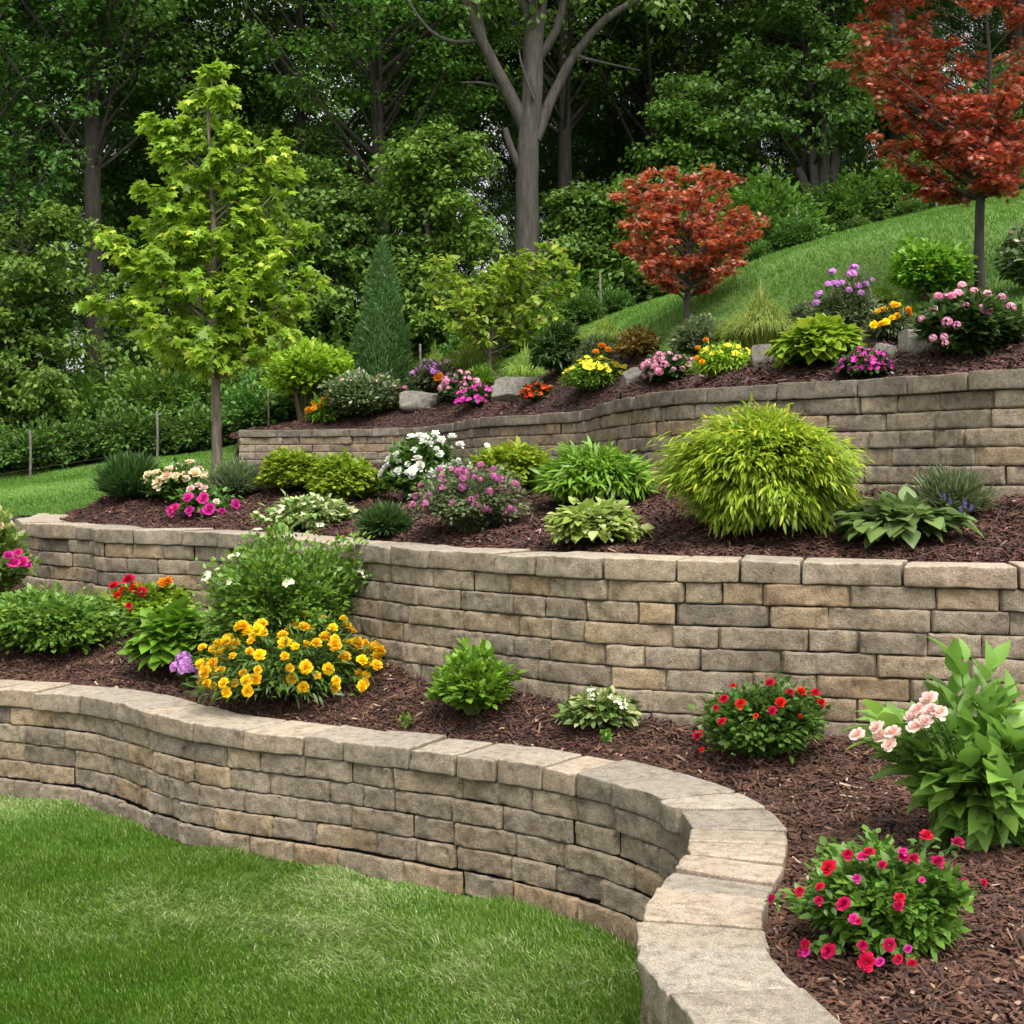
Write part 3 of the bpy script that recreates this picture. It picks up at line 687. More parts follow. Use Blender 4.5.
def flower_mesh(kind, mat, seed=0):
    rs = np.random.RandomState(seed); mb = MB()
    def ring(n, tilt, ln, z=0, ph=0, wd=1, r=(.2, .8), rad0=.05):
        a = np.linspace(0, 6.283, n, endpoint=False) + ph + rs.normal(0, .1, n); tl = tilt + rs.normal(0, .12, n)
        Y = np.stack([np.cos(a) * np.cos(tl), np.sin(a) * np.cos(tl), np.sin(tl)], 1)
        Z = np.stack([-np.cos(a) * np.sin(tl), -np.sin(a) * np.sin(tl), np.cos(tl)], 1)
        P = np.stack([np.cos(a) * rad0, np.sin(a) * rad0, np.full(n, z)], 1)
        tp = (T_PETAL[0] * np.array([wd, 1, 1]), T_PETAL[1])
        mb.leaves(tp, P, Y, Z, ln * rs.uniform(.85, 1.1, n), rs.uniform(*r, n) * .9)
    if kind == 'rose':
        ring(6, .1, .5, -.05); ring(6, .45, .46, 0, .5); ring(5, .85, .38, .05, .2, 1.1, (.0, .5)); ring(4, 1.2, .3, .08, .7, 1.1, (0, .35))
    elif kind == 'pom':
        for k, (tl, n, l) in enumerate([(-.1, 10, .5), (.2, 10, .48), (.5, 9, .44), (.85, 8, .4), (1.2, 6, .36)]): ring(n, tl, l, .02 * k, k * .4, .8, (.1, .95))
    elif kind == 'five':
        ring(5, .15, .5, 0, 0, 1.25, (.3, .9))
        V = np.array([[.09 * math.cos(a), .09 * math.sin(a), .05] for a in np.linspace(0, 6.283, 6, endpoint=False)] + [[0, 0, .1]])
        mb.add(V, [np.array([[i, (i + 1) % 6, 6] for i in range(6)])], 1.0)
    elif kind in ('cluster', 'spike', 'flat'):
        n = {'cluster': 30, 'spike': 26, 'flat': 22}[kind]
        for i in range(n):
            if kind == 'cluster':
                d = dome_dirs(rs, 1, -.1)[0]; c = d * .42 * np.array([1, 1, .8])
            elif kind == 'flat':
                a = rs.rand() * 6.28; q = math.sqrt(rs.rand()) * .5; c = np.array([q * math.cos(a), q * math.sin(a), .1 + rs.rand() * .12]); d = nrm(c + np.array([0, 0, .8]))
            else:
                a = i * 2.4; c = np.array([.12 * math.cos(a), .12 * math.sin(a), i / n * 1.0]); d = nrm(np.array([math.cos(a), math.sin(a), .3]))
            x = nrm(np.cross(d, [.3, .5, .8])); y = np.cross(d, x)
            m = 5; a = np.arange(m) * 1.2566
            Y = np.cos(a)[:, None] * x + np.sin(a)[:, None] * y + d * .2
            mb.leaves(T_PETAL, np.repeat(c[None], m, 0), Y, np.repeat(d[None], m, 0), {'cluster': .2, 'spike': .14, 'flat': .17}[kind] * (1 + 0 * a), np.full(m, rs.uniform(0, .9)))
    o = mb.build('flower', mat); me = o.data; bpy.data.objects.remove(o); return me
def fmat(name, a, b, c=None, eye=(.55, .38, .03)):
    c = c or b
    return lm(name, [a, b, c, eye], .25, .55, [0, .45, .9, 1.0], .2)
def fset(kind, mat): return [flower_mesh(kind, mat, k) for k in range(3)]
YEL = fmat('petal_golden', (.82, .42, .005), (.92, .62, .015), (.94, .72, .04))
YELF = fset('pom', YEL)
WHT = fset('rose', fmat('petal_white', (.62, .62, .5), (.85, .85, .8)))
CREAM = fset('rose', fmat('petal_cream', (.75, .5, .35), (.85, .75, .5)))
RED = fset('rose', fmat('petal_red', (.35, .002, .008), (.62, .01, .02)))
CRIM = fset('rose', fmat('petal_crimson', (.34, .003, .04), (.58, .012, .085)))
MAG = fset('five', fmat('petal_magenta', (.5, .015, .25), (.75, .04, .42)))
MAGR = fset('rose', fmat('petal_magenta_rose', (.45, .01, .18), (.7, .05, .32)))
PINK = fset('cluster', fmat('petal_pink', (.6, .12, .28), (.82, .33, .5), (.85, .55, .6)))
PINKR = fset('rose', fmat('petal_pink_rose', (.6, .1, .3), (.8, .3, .5), (.85, .5, .62)))
LILAC = fset('cluster', fmat('petal_lilac', (.42, .13, .45), (.66, .3, .68)))
PURP = fset('cluster', fmat('petal_mauve', (.3, .06, .2), (.55, .16, .34)))
ORNG = fset('pom', fmat('petal_orange', (.75, .17, .005), (.88, .38, .01)))
REDC = fset('five', fmat('petal_scarlet', (.5, .01, .003), (.75, .04, .008)))
YELC = fset('five', fmat('petal_yellow', (.8, .6, .02), (.88, .78, .05)))
BLUE = fset('spike', fmat('petal_violet', (.12, .08, .35), (.25, .2, .55)))
BLSH = fset('rose', fmat('petal_blush', (.78, .42, .38), (.85, .68, .6)))
CRMF = fset('flat', fmat('petal_creamy', (.7, .72, .45), (.82, .82, .62)))

def at(px, py, surf): return ground_at(px, py, surf)
def span(x0, x1, ytop, ybase, surf, back=0.0):
    """base position, width and height of a plant from its outline in the picture"""
    cx = (x0 + x1) / 2; X, D, z = ground_at(cx, ybase, surf)
    w = (x1 - x0) * D / F; D2 = D + w * .3 + back; X2 = (cx - 512) * D2 / F; z2 = float(SURF[surf](np.array(X2), np.array(D2)))
    if surf == 3: z2 += .02
    w = (x1 - x0) * D2 / F; h = E + (HZ - ytop) * D2 / F - z2
    return (X2, D2, z2), w, h
sd = [100]
DBG = []
def P(name, label, cat, x0, x1, yt, yb, surf, back=0.0, group=None):
    b, w_, h_ = span(x0, x1, yt, yb, surf, back); sd[0] += 1; DBG.append((label[:40], [round(q, 2) for q in (*b, w_, h_)]))
    return Plant(name, label, cat, b, w_, max(h_, .08), sd[0], group)

G_MID = green('leaf_mid_green', (.06, .135, .022)); G_DARK = green('leaf_dark_green', (.028, .075, .02), (.07, .15, .03)); G_LIME = green('leaf_lime', (.12, .23, .02), (.38, .46, .05), .4)
G_GOLD = green('leaf_gold', (.13, .23, .02), (.58, .6, .06), .45); G_GREY = green('leaf_grey_green', (.075, .12, .065), (.2, .26, .15)); G_BRIGHT = green('leaf_bright', (.08, .19, .02), (.2, .33, .04))
G_ROSE = green('leaf_rose', (.045, .115, .022), (.11, .19, .03)); G_HOSTA = green('leaf_blue_green', (.09, .18, .065), (.24, .36, .14)); G_VARI = lm('leaf_variegated', [(.07, .15, .03), (.13, .24, .04), (.45, .5, .2), (.65, .66, .4)], .3, .5, [0, .45, .75, 1])
G_CREAM = lm('leaf_cream_edged', [(.06, .13, .03), (.12, .2, .05), (.5, .52, .38), (.65, .5, .42)], .25, .5, [0, .5, .8, 1]); G_RUST = lm('leaf_rust', [(.12, .13, .03), (.25, .18, .04), (.4, .2, .05)], .3)
G_BLADE = green('blade_pale', (.15, .25, .06), (.42, .5, .22), .5); G_BIG = green('leaf_broad_bright', (.085, .19, .04), (.24, .4, .07), .4); G_CONE = green('needle_green', (.035, .09, .028), (.09, .17, .05)); G_MAPLE = green('leaf_young_maple', (.125, .235, .024), (.5, .56, .08), .5)

# lower bed
p = P('marigold_bush', 'spreading bush covered in golden yellow pompom blooms behind the front wall coping', 'flower bush', 196, 386, 622, 716, 1)
p.grow(G_ROSE, T_LANCE, .055, 420, 16, .3, jit=.05, cz=.25, stem=STEM, lump=.3)
p.flowers(YELF, 110, .056, 'bloom', .12, True, .02, .3, .3)
p = P('phlox', 'small mauve-pink flowering plant squeezed left of the golden blooms', 'flower', 176, 210, 655, 692, 1)
p.grow(G_ROSE, T_LANCE, .05, 40, 10, .3, stem=STEM); p.flowers(LILAC, 10, .07, 'flower_head', .3)
p = P('broadleaf_shrub', 'small upright bright green leafy shrub alone on mulch before the middle wall', 'shrub', 431, 519, 652, 728, 1)
p.grow(G_BRIGHT, T_OV, .048, 170, 24, .25, cz=.42, stem=STEM, lump=.5, upb=.9, jit=.04)
p = P('variegated_plant', 'small lime plant with white blooms between the round green shrub and red roses', 'flower', 560, 643, 694, 738, 1)
p.grow(G_VARI, T_OV, .045, 130, 20, .3, stem=STEM, lump=.3); p.flowers(CRMF, 9, .05, 'flower_head', .4)
p = P('rose_bush', 'rounded rose bush with small red blooms against the foot of the middle wall', 'rose bush', 694, 826, 686, 772, 1)
p.grow(G_ROSE, T_OV, .034, 300, 30, .3, stem=STEM, lump=.35, cz=.4)
p.flowers_px(RED, [(698, 735, 1.2), (722, 722), (724, 699), (741, 704, 1.2), (770, 683, 1.1), (780, 703, 1.2), (772, 711), (790, 693), (801, 692, 1.1), (815, 693, 1.1), (821, 703), (733, 686, .7), (702, 750, .6), (716, 708, .7), (756, 716, .6), (800, 716, .5)], .04, 'bloom')
p = P('rose_bush', 'low sprawling crimson-flowered rose bush nearest the camera beside the coping', 'rose bush', 795, 975, 856, 968, 1)
p.grow(G_MID, T_OV, .034, 520, 24, .3, stem=STEM, lump=.5, cz=.35, jit=.05)
p.flowers_px(CRIM, [(772, 899, .8), (800, 892, .9), (820, 887, .8), (829, 868, 1.4), (848, 855), (869, 853, 1.1), (844, 904, 1.2), (819, 901, .8), (858, 921, .6), (806, 945, 1), (804, 955, 1), (829, 951, 1.3), (866, 962, 1.5), (863, 946, .9), (889, 945, 1.1), (898, 959, .8), (900, 898, .9), (898, 906, .9), (882, 865, .8),
    (904, 858, .9), (914, 859, 1), (926, 836, 1.2), (938, 862, 1.1), (949, 883, .9), (958, 843, 1.1), (983, 883, .8), (965, 882, .7), (912, 964, .8)], .031, 'bloom'); p.flowers_px(MAGR, [(862, 857, 1), (857, 879, .8), (853, 919, .9), (903, 852, .8), (922, 880, .6), (880, 962, .8), (806, 952, .8), (908, 949, .7)], .03, 'bloom')
p = P('broadleaf_perennial', 'tall leafy perennial with long broad leaves and pale pink flower sprigs at right', 'plant', 868, 1090, 668, 862, 1)
p.grow(G_BIG, T_BIG, .112, 85, 14, .1, stem=STEM, stemr=.006, lump=.9, cz=.5, out=.8, jit=.035, upb=.6, flop=.08, tipgold=.35, rmu=.4)
p.flowers_px(BLSH, [(858, 735, 1), (877, 728), (880, 737), (893, 733, 1.1), (889, 745), (912, 718, 1.1), (918, 710, 1), (929, 700, 1.2), (932, 712, 1.1), (940, 713), (925, 722), (915, 727)], .05, 'bloom')
p = P('rose_bush', 'tall pink-and-peach rose bush cut off by the left edge', 'rose bush', -60, 32, 492, 640, 1, .4)
p.grow(green('leaf_rose_light', (.09, .16, .04), (.4, .36, .15)), T_OV, .06, 260, 26, .3, stem=STEM, lump=.4, cz=.45, tipgold=.4)
p.flowers_px(MAGR, [(8, 556, 1), (14, 563, 1.2), (22, 562, 1.2), (18, 553, .9), (28, 566, .8)], .075, 'bloom'); p.flowers(CREAM, 10, .06, 'bloom', .7)
p = P('spreading_shrub', 'wide low mid-green shrub at the left edge in front of the middle wall', 'shrub', -25, 128, 594, 664, 1)
p.grow(G_MID, T_OV, .045, 520, 30, .3, stem=STEMB, lump=.35, cz=.35, tipgold=.25)
p = P('rose_bush', 'light green rose bush with a few red blooms below the middle wall', 'rose bush', 100, 205, 588, 645, 1, .35)
p.grow(G_LIME, T_OV, .045, 260, 26, .3, stem=STEM, lump=.4, cz=.4)
p.flowers_px(RED, [(114, 586, 1), (129, 580, 1.3), (136, 589, 1.5), (142, 592, 1), (117, 597, 1.1), (129, 606, .7), (122, 590, .7)], .07, 'bloom'); p.flowers_px(ORNG, [(163, 583, 1), (168, 581, .9)], .07, 'bloom')
p = P('hosta', 'bright green clump of broad pointed leaves left of the golden blooms', 'hosta', 130, 232, 612, 680, 1)
p.grow(G_BRIGHT, T_BROAD, .11, 130, 6, .6, lump=.2, flop=.22, out=1.2, cz=.35, jit=.03, updir=1.3)
p = P('airy_shrub', 'big loose green shrub rising in front of the middle wall above its coping', 'shrub', 204, 366, 532, 668, 1, -.42)
p.grow(G_MID, T_OV, .034, 560, 30, .5, stem=STEMB, stemr=.005, lump=.5, cz=.55, tipgold=.3, zmin=-.35, jit=.05); p.flowers(CRMF, 14, .05, 'flower_head', .55)
# middle bed
p = P('pine_mound', 'dark fine-leaved tufted mound at the left end of the middle bed', 'shrub', 99, 160, 464, 506, 2); p.grow(G_DARK, T_NEED, .14, 300, 16, .3, upb=2, lump=.2, out=.9)
p = P('rose_bush', 'cream-flowered rose bush left of the young maple trunk', 'rose bush', 150, 212, 466, 508, 2, .1); p.grow(G_ROSE, T_OV, .05, 200, 22, .3, stem=STEM, lump=.35); p.flowers(CREAM, 26, .09, 'bloom', .4)
p = P('rose_bush', 'low bright magenta roses on the mulch in front of the young maple', 'rose bush', 168, 236, 484, 520, 2); p.grow(G_ROSE, T_OV, .045, 70, 16, .3, stem=STEM, lump=.5); p.flowers_px(MAGR, [(172, 514, 1.2), (176, 508, 1.1), (190, 511, 1.1), (209, 509, 1.3), (188, 498, 1.2), (203, 498, 1.2), (235, 504, 1.1), (222, 522, .8), (202, 524, .7)], .07, 'bloom'); p.flowers_px(BLSH, [(198, 486), (204, 489), (191, 489), (216, 502, .8)], .065, 'bloom')
p = P('sage', 'hazy grey-green fine-leaved shrub right of the young maple trunk', 'shrub', 208, 262, 464, 504, 2, .1); p.grow(G_GREY, T_NEED, .09, 260, 22, .25, upb=1.5, lump=.3)
p = P('mounded_shrub', 'round lime-green mound left of its twin and below the top wall', 'shrub', 258, 332, 453, 506, 2, .3); p.grow(G_LIME, T_OV, .045, 380, 38, .4, lump=.3, cz=.4, tipgold=.12, flat=.4)
p = P('mounded_shrub', 'round green mound touching the white roses', 'shrub', 307, 386, 456, 510, 2); p.grow(G_LIME, T_OV, .043, 420, 38, .4, lump=.3, cz=.4, tipgold=.12, flat=.4)
p = P('rose_bush', 'white rose bush in full bloom in the middle bed', 'rose bush', 380, 468, 440, 506, 2); p.grow(G_ROSE, T_OV, .048, 260, 26, .3, stem=STEM, lump=.35, cz=.4)
p.flowers(WHT, 56, .058, 'bloom', .38, True, .03); p.flowers_px(WHT, [(487, 446, .8), (435, 434), (441, 440), (452, 437, 1.1), (425, 438), (411, 437), (460, 445)], .062, 'bloom')
p = P('dwarf_pine', 'tiny dark green needle mound near the coping of the middle wall', 'shrub', 361, 410, 511, 538, 2); p.grow(G_CONE, T_NEED, .09, 200, 22, .3, lump=.15, upb=1)
p = P('flowering_shrub', 'airy mauve-pink flowering shrub right of and below the white roses', 'flower bush', 416, 528, 470, 540, 2); p.grow(G_GREY, T_OV, .028, 500, 24, .3, stem=STEM, lump=.3, cz=.4); p.flowers(PURP, 62, .042, 'flower_head', .2)
p = P('mounded_shrub', 'yellow-green shrub between the mauve flowers and the feathery green mound', 'shrub', 470, 558, 448, 508, 2, .5); p.grow(G_LIME, T_OV, .055, 330, 30, .35, lump=.35, cz=.4, tipgold=.35, flat=.3)
p = P('feathery_shrub', 'feathery fresh-green mound left of the big golden shrub', 'shrub', 538, 656, 452, 512, 2, .15); p.grow(G_BRIGHT, T_LANCE, .085, 480, 26, .35, lump=.25, cz=.4, tipgold=.2, flop=.18)
p = P('hosta', 'small cream and lime variegated hosta at the coping of the middle wall', 'hosta', 549, 643, 506, 552, 2); p.grow(lm('leaf_lime_cream', [(.16, .28, .03), (.28, .4, .06), (.52, .6, .2), (.68, .7, .42)], .4, .42, [0, .45, .75, 1]), T_BROAD, .055, 240, 7, .45, lump=.3, flop=.2, out=1.1, cz=.35, rmu=.5, tipgold=.15, updir=1.3)
p = P('golden_shrub', 'large round golden yellow shrub with drooping narrow leaves', 'shrub', 666, 863, 416, 546, 2); p.grow(G_GOLD, T_LANCE, .055, 1500, 38, .4, lump=.55, cz=.45, tipgold=.42, flop=.3, out=1.2, rmu=.33, shell=.8, jit=.04, zmin=-.85, stem=STEM)
p = P('hosta', 'blue-green broad-leaved hosta in front of the lavender', 'hosta', 843, 957, 506, 550, 2, -.05); p.grow(G_HOSTA, T_BROAD, .10, 75, 5, .5, lump=.35, flop=.2, out=1.5, cz=.45, updir=1.6, zmin=-.1, stem=STEM)
p = P('lavender', 'wispy grey lavender with violet flower spikes near the right edge', 'lavender', 915, 988, 474, 530, 2, .05); p.grow(G_GREY, T_NEED, .06, 320, 22, .2, upb=1.6, lump=.4, stem=STEM, stemr=.002); p.flowers_px(BLUE, [(944, 498, 1), (950, 503), (964, 506, 1.1), (960, 512), (970, 510)], .04, 'flower_spike')
p = P('variegated_shrub', 'creamy lime shrub peeping over the middle wall coping behind the loose shrub', 'shrub', 262, 354, 500, 536, 2); p.grow(G_VARI, T_OV, .05, 260, 22, .35, lump=.5, tipgold=.2, cz=.4); p.flowers(CRMF, 10, .06, 'flower_head', .5)
# upper bed
p = P('airy_shrub', 'yellow-green open shrub on bare stems at the left end of the top bed', 'shrub', 262, 352, 342, 424, 3, 0.05); p.grow(G_LIME, T_OV, .085, 300, 22, .55, lump=.5, cz=.62, tipgold=.4, zmin=-.3, stem=STEMB, stemr=.008, spread=.2)
p = P('coneflower', 'small orange and yellow flowers above the left end of the top wall', 'flower', 308, 338, 398, 428, 3); p.grow(G_BRIGHT, T_LANCE, .09, 60, 12, .3, stem=STEM); p.flowers(ORNG, 12, .1, 'bloom', .4)
p = P('variegated_shrub', 'cream-edged rounded shrub with blush tips above the top wall', 'shrub', 324, 396, 374, 428, 3); p.grow(G_CREAM, T_OV, .06, 420, 26, .35, lump=.4, cz=.4, tipgold=.3, rmu=.25, rsd=.22); p.flowers(BLSH, 18, .06, 'bloom', .6)
p = P('rose_bush', 'little dull pink rose bush left of the low grey boulder', 'rose bush', 388, 413, 387, 414, 3, 0.03); p.grow(G_ROSE, T_OV, .06, 80, 18, .3, stem=STEM); p.flowers(PINKR, 16, .08, 'bloom', .3)
p = P('catmint', 'mauve catmint haze behind the left boulder', 'flower', 408, 462, 362, 400, 3, 0.15); p.grow(G_GREY, T_OV, .06, 220, 22, .3, stem=STEM); p.flowers(LILAC, 24, .09, 'flower_head', .5); p.flowers_px(ORNG, [(437, 378, 1), (440, 376)], .1, 'bloom')
p = P('phlox', 'light pink phlox leaning on the boulder behind the magenta one', 'flower', 438, 482, 374, 408, 3, 0.06); p.grow(G_DARK, T_OV, .06, 130, 20, .3, stem=STEM); p.flowers(PINK, 22, .1, 'flower_head', .4)
p = P('azalea', 'low magenta azalea spilling onto mulch beside the flat boulder', 'flower bush', 453, 502, 386, 412, 3); p.grow(G_DARK, T_OV, .05, 130, 16, .3); p.flowers(MAG, 70, .06, 'bloom', .1, True, .02)
p = P('ornamental_grass', 'pale arching grass clump behind the yellow-green small tree', 'grass clump', 440, 505, 335, 385, 3, 0.20); p.grass(G_BLADE, 800, .012, .75)
p = P('azalea', 'compact bright red flower mound before the flat boulder', 'flower bush', 519, 556, 384, 406, 3); p.grow(G_DARK, T_OV, .05, 100, 16, .3); p.flowers(REDC, 80, .05, 'bloom', .1, True, .02)
p = P('feathery_shrub', 'dark feathery green shrub behind the red flower mound', 'shrub', 530, 588, 326, 388, 3, 0.12); p.grow(G_DARK, T_LANCE, .09, 380, 26, .3, cz=.4, flop=.2, tipgold=.3)
p = P('coreopsis', 'yellow-flowered bright green bush with a few orange tops', 'flower bush', 562, 628, 360, 402, 3); p.grow(G_BRIGHT, T_LANCE, .05, 300, 22, .3, stem=STEM); p.flowers(YELC, 30, .075, 'bloom', .45); p.flowers_px(ORNG, [(596, 352), (602, 346), (608, 350)], .07, 'bloom')
p = P('ornamental_grass', 'pale grass clump left of the rust-coloured shrub', 'grass clump', 578, 632, 318, 362, 3, 0.25); p.grass(G_BLADE, 800, .012, .75)
p = P('barberry', 'rust-orange small rounded shrub below the smaller red maple', 'shrub', 615, 664, 330, 370, 3, 0.10); p.grow(G_RUST, T_OV, .045, 330, 22, .3, lump=.3)
p = P('phlox', 'round pink phlox above the top wall below the grey-green bush', 'flower', 641, 697, 356, 390, 3); p.grow(G_DARK, T_OV, .05, 170, 20, .3, stem=STEM); p.flowers(PINK, 42, .06, 'flower_head', .25)
p = P('grey_shrub', 'grey-green spiky-topped bush at the foot of the smaller red maple', 'shrub', 670, 736, 318, 368, 3, 0.12); p.grow(G_GREY, T_OV, .042, 360, 26, .3, upb=.8); 
p = P('coreopsis', 'chartreuse bush with yellow flowers at its left tips', 'flower bush', 692, 758, 346, 382, 3); p.grow(G_LIME, T_LANCE, .045, 320, 22, .3, tipgold=.2); p.flowers(YELC, 20, .05, 'bloom', .5); p.flowers_px(ORNG, [(698, 348, .8), (706, 340, .8), (697, 358, .8), (702, 362, .8)], .05, 'bloom')
p = P('ornamental_grass', 'tall variegated fountain grass between the two red maples', 'grass clump', 726, 796, 292, 358, 3, 0.09); p.grass(G_BLADE, 1500, .010, .7)
p = P('hosta', 'lime rounded hosta above the top wall', 'hosta', 777, 861, 326, 374, 3, -.05); p.grow(G_LIME, T_BROAD, .09, 210, 7, .5, lump=.12, flop=.25, out=1.2, cz=.35, updir=1.5, tipgold=.2)
p = P('azalea', 'vivid magenta flower mound touching the top wall coping', 'flower bush', 837, 890, 350, 382, 3, -.05); p.grow(G_DARK, T_OV, .04, 150, 16, .3); p.flowers(MAG, 95, .04, 'bloom', .12, True, .015)
p = P('phlox', 'tall loose purple-pink phlox left of the round green shrub', 'flower', 808, 886, 280, 342, 3, 0.07); p.grow(G_GREY, T_LANCE, .05, 360, 22, .2, stem=STEM, upb=1, lump=.5); p.flowers_px(LILAC, [(832, 272), (834, 284), (828, 284, .8), (838, 284), (818, 295, .9), (816, 303, .9), (854, 268, 1.1), (852, 274, 1.2), (858, 286, .9), (866, 284, .8), (849, 290, .8), (861, 293, .8), (842, 283, .8), (820, 293, .7), (872, 280, .6)], .062, 'flower_head')
p = P('coreopsis', 'yellow and orange daisies just left of the square boulder', 'flower bush', 866, 916, 308, 350, 3, 0.03); p.grow(G_GREY, T_LANCE, .05, 240, 20, .3, stem=STEM); p.flowers_px(YELF, [(878, 312), (884, 310), (894, 305), (898, 305, .8), (874, 325, 1.1), (882, 324), (886, 322), (897, 316, .9), (892, 318, .8)], .05, 'bloom'); p.flowers_px(ORNG, [(906, 311), (909, 310), (910, 314, .7)], .05, 'bloom')
p = P('rounded_shrub', 'round bright green shrub left of the tall red maple trunk', 'shrub', 888, 974, 242, 308, 3, 0.05); p.grow(G_BRIGHT, T_OV, .05, 460, 28, .3, lump=.3, cz=.42, tipgold=.45, stem=STEMB)
p = P('peony', 'dark-leaved bush with big pink peony blooms beside the square boulder', 'flower bush', 921, 1018, 296, 366, 3, -.05); p.grow(G_DARK, T_OV, .06, 330, 22, .25, lump=.35, cz=.45, tipgold=.2)
p.flowers_px(PINK, [(938, 296, 1), (945, 297), (952, 296, 1.1), (958, 293, 1.1), (962, 285, 1), (974, 291, 1), (987, 294, 1.1), (1002, 297, 1), (1011, 307, 1.2), (934, 309, .9), (922, 319, .9), (947, 322, 1.2), (957, 325, .9), (966, 306, .9), (984, 310, 1), (990, 312, 1.1), (995, 315, 1), (982, 308), (933, 338, .9), (944, 337, .9), (945, 343, .8)], .052, 'bloom')
p = P('variegated_shrub', 'pale variegated shrub cut by the right edge on the hillside', 'shrub', 1000, 1075, 225, 300, 3, 0.05); p.grow(G_CREAM, T_OV, .07, 300, 26, .3, lump=.3, cz=.42)
p = P('variegated_shrub', 'low white-edged mound at the right edge behind the pink peonies', 'shrub', 1004, 1060, 316, 350, 3); p.grow(G_CREAM, T_OV, .035, 260, 26, .3, lump=.2, rmu=.6)

for (lab, x0, x1, yt, yb, kind) in [('green grass tuft between the flat boulder and the dark feathery shrub', 503, 548, 346, 388, 'g'), ('grassy tuft behind the mauve catmint', 418, 452, 344, 384, 'g'), ('soft green perennial right of the grey-green bush', 716, 748, 328, 352, 'p'),
        ('leafy green perennial behind the yellow-flowered bush', 572, 618, 338, 372, 'p'), ('low green leaves filling the gap behind the light pink phlox', 462, 498, 366, 394, 'p'), ('fine green foliage behind the yellow and orange daisies', 862, 900, 290, 326, 'p'), ('pale green filler plant left of the tall purple-pink phlox', 786, 818, 306, 338, 'p')]:
    p = P('grass_tuft' if kind == 'g' else 'perennial', lab, 'plant', x0, x1, yt, yb, 3)
    if kind == 'g': p.grass(G_BLADE, 500, .010, .7)
    else: p.grow([G_MID, G_GREY, G_BRIGHT][sd[0] % 3], T_LANCE, .06, 240, 20, .25, upb=.8, lump=.5, stem=STEM)
for (lab, x0, x1, yt, yb) in [('small weedy seedling on mulch before the round green shrub', 398, 416, 718, 732), ('tiny green sprout on mulch behind the front coping', 600, 612, 742, 750)]:
    p = P('seedling', lab, 'plant', x0, x1, yt, yb, 1); p.grow(G_BRIGHT, T_OV, .018, 14, 5, .3, stem=STEM, stemr=.0015)

# conical evergreen
def cone_tree(label, px0, px1, yt, yb):
    (b, w_, h_) = span(px0, px1, yt, yb, 3, 0); rs = np.random.RandomState(55)
    root = thing('conical_evergreen', label, 'tree', b)
    n = 15000; z = h_ * (.04 + .96 * (1 - np.sqrt(rs.rand(n)))); a = rs.rand(n) * 6.283
    prof = w_ / 2 * (1 - z / h_) ** .8
    lum = 1 + .35 * fbm(np.stack([np.cos(a) * 2, np.sin(a) * 2, z * 4], 1), 3, 9)
    q = prof * lum * rs.uniform(.55, 1.05, n)
    Pp = np.stack([q * np.cos(a), q * np.sin(a), z], 1)
    Y = nrm(np.stack([np.cos(a) * .6, np.sin(a) * .6, 1.0 + 0 * a], 1) + rs.normal(0, .35, (n, 3)))
    Z = nrm(np.stack([np.cos(a), np.sin(a), .6 + 0 * a], 1))
    mb = MB(); mb.leaves((T_NEED[0] * np.array([1.7, 1, 1]), T_NEED[1]), Pp, Y, Z, rs.uniform(.06, .11, n), np.clip(rs.normal(.5, .22, n), 0, 1))
    mb.build('foliage', G_CONE, root)
    tb = MB(); tubes(tb, np.array([[[0, 0, -.05], [0, 0, h_ * .5], [0, 0, h_ * .97]]]), np.array([[.05, .035, .006]]), 7); tb.build('trunk', BARK, root)
cone_tree('small conical evergreen behind the top wall', 347, 418, 238, 406)

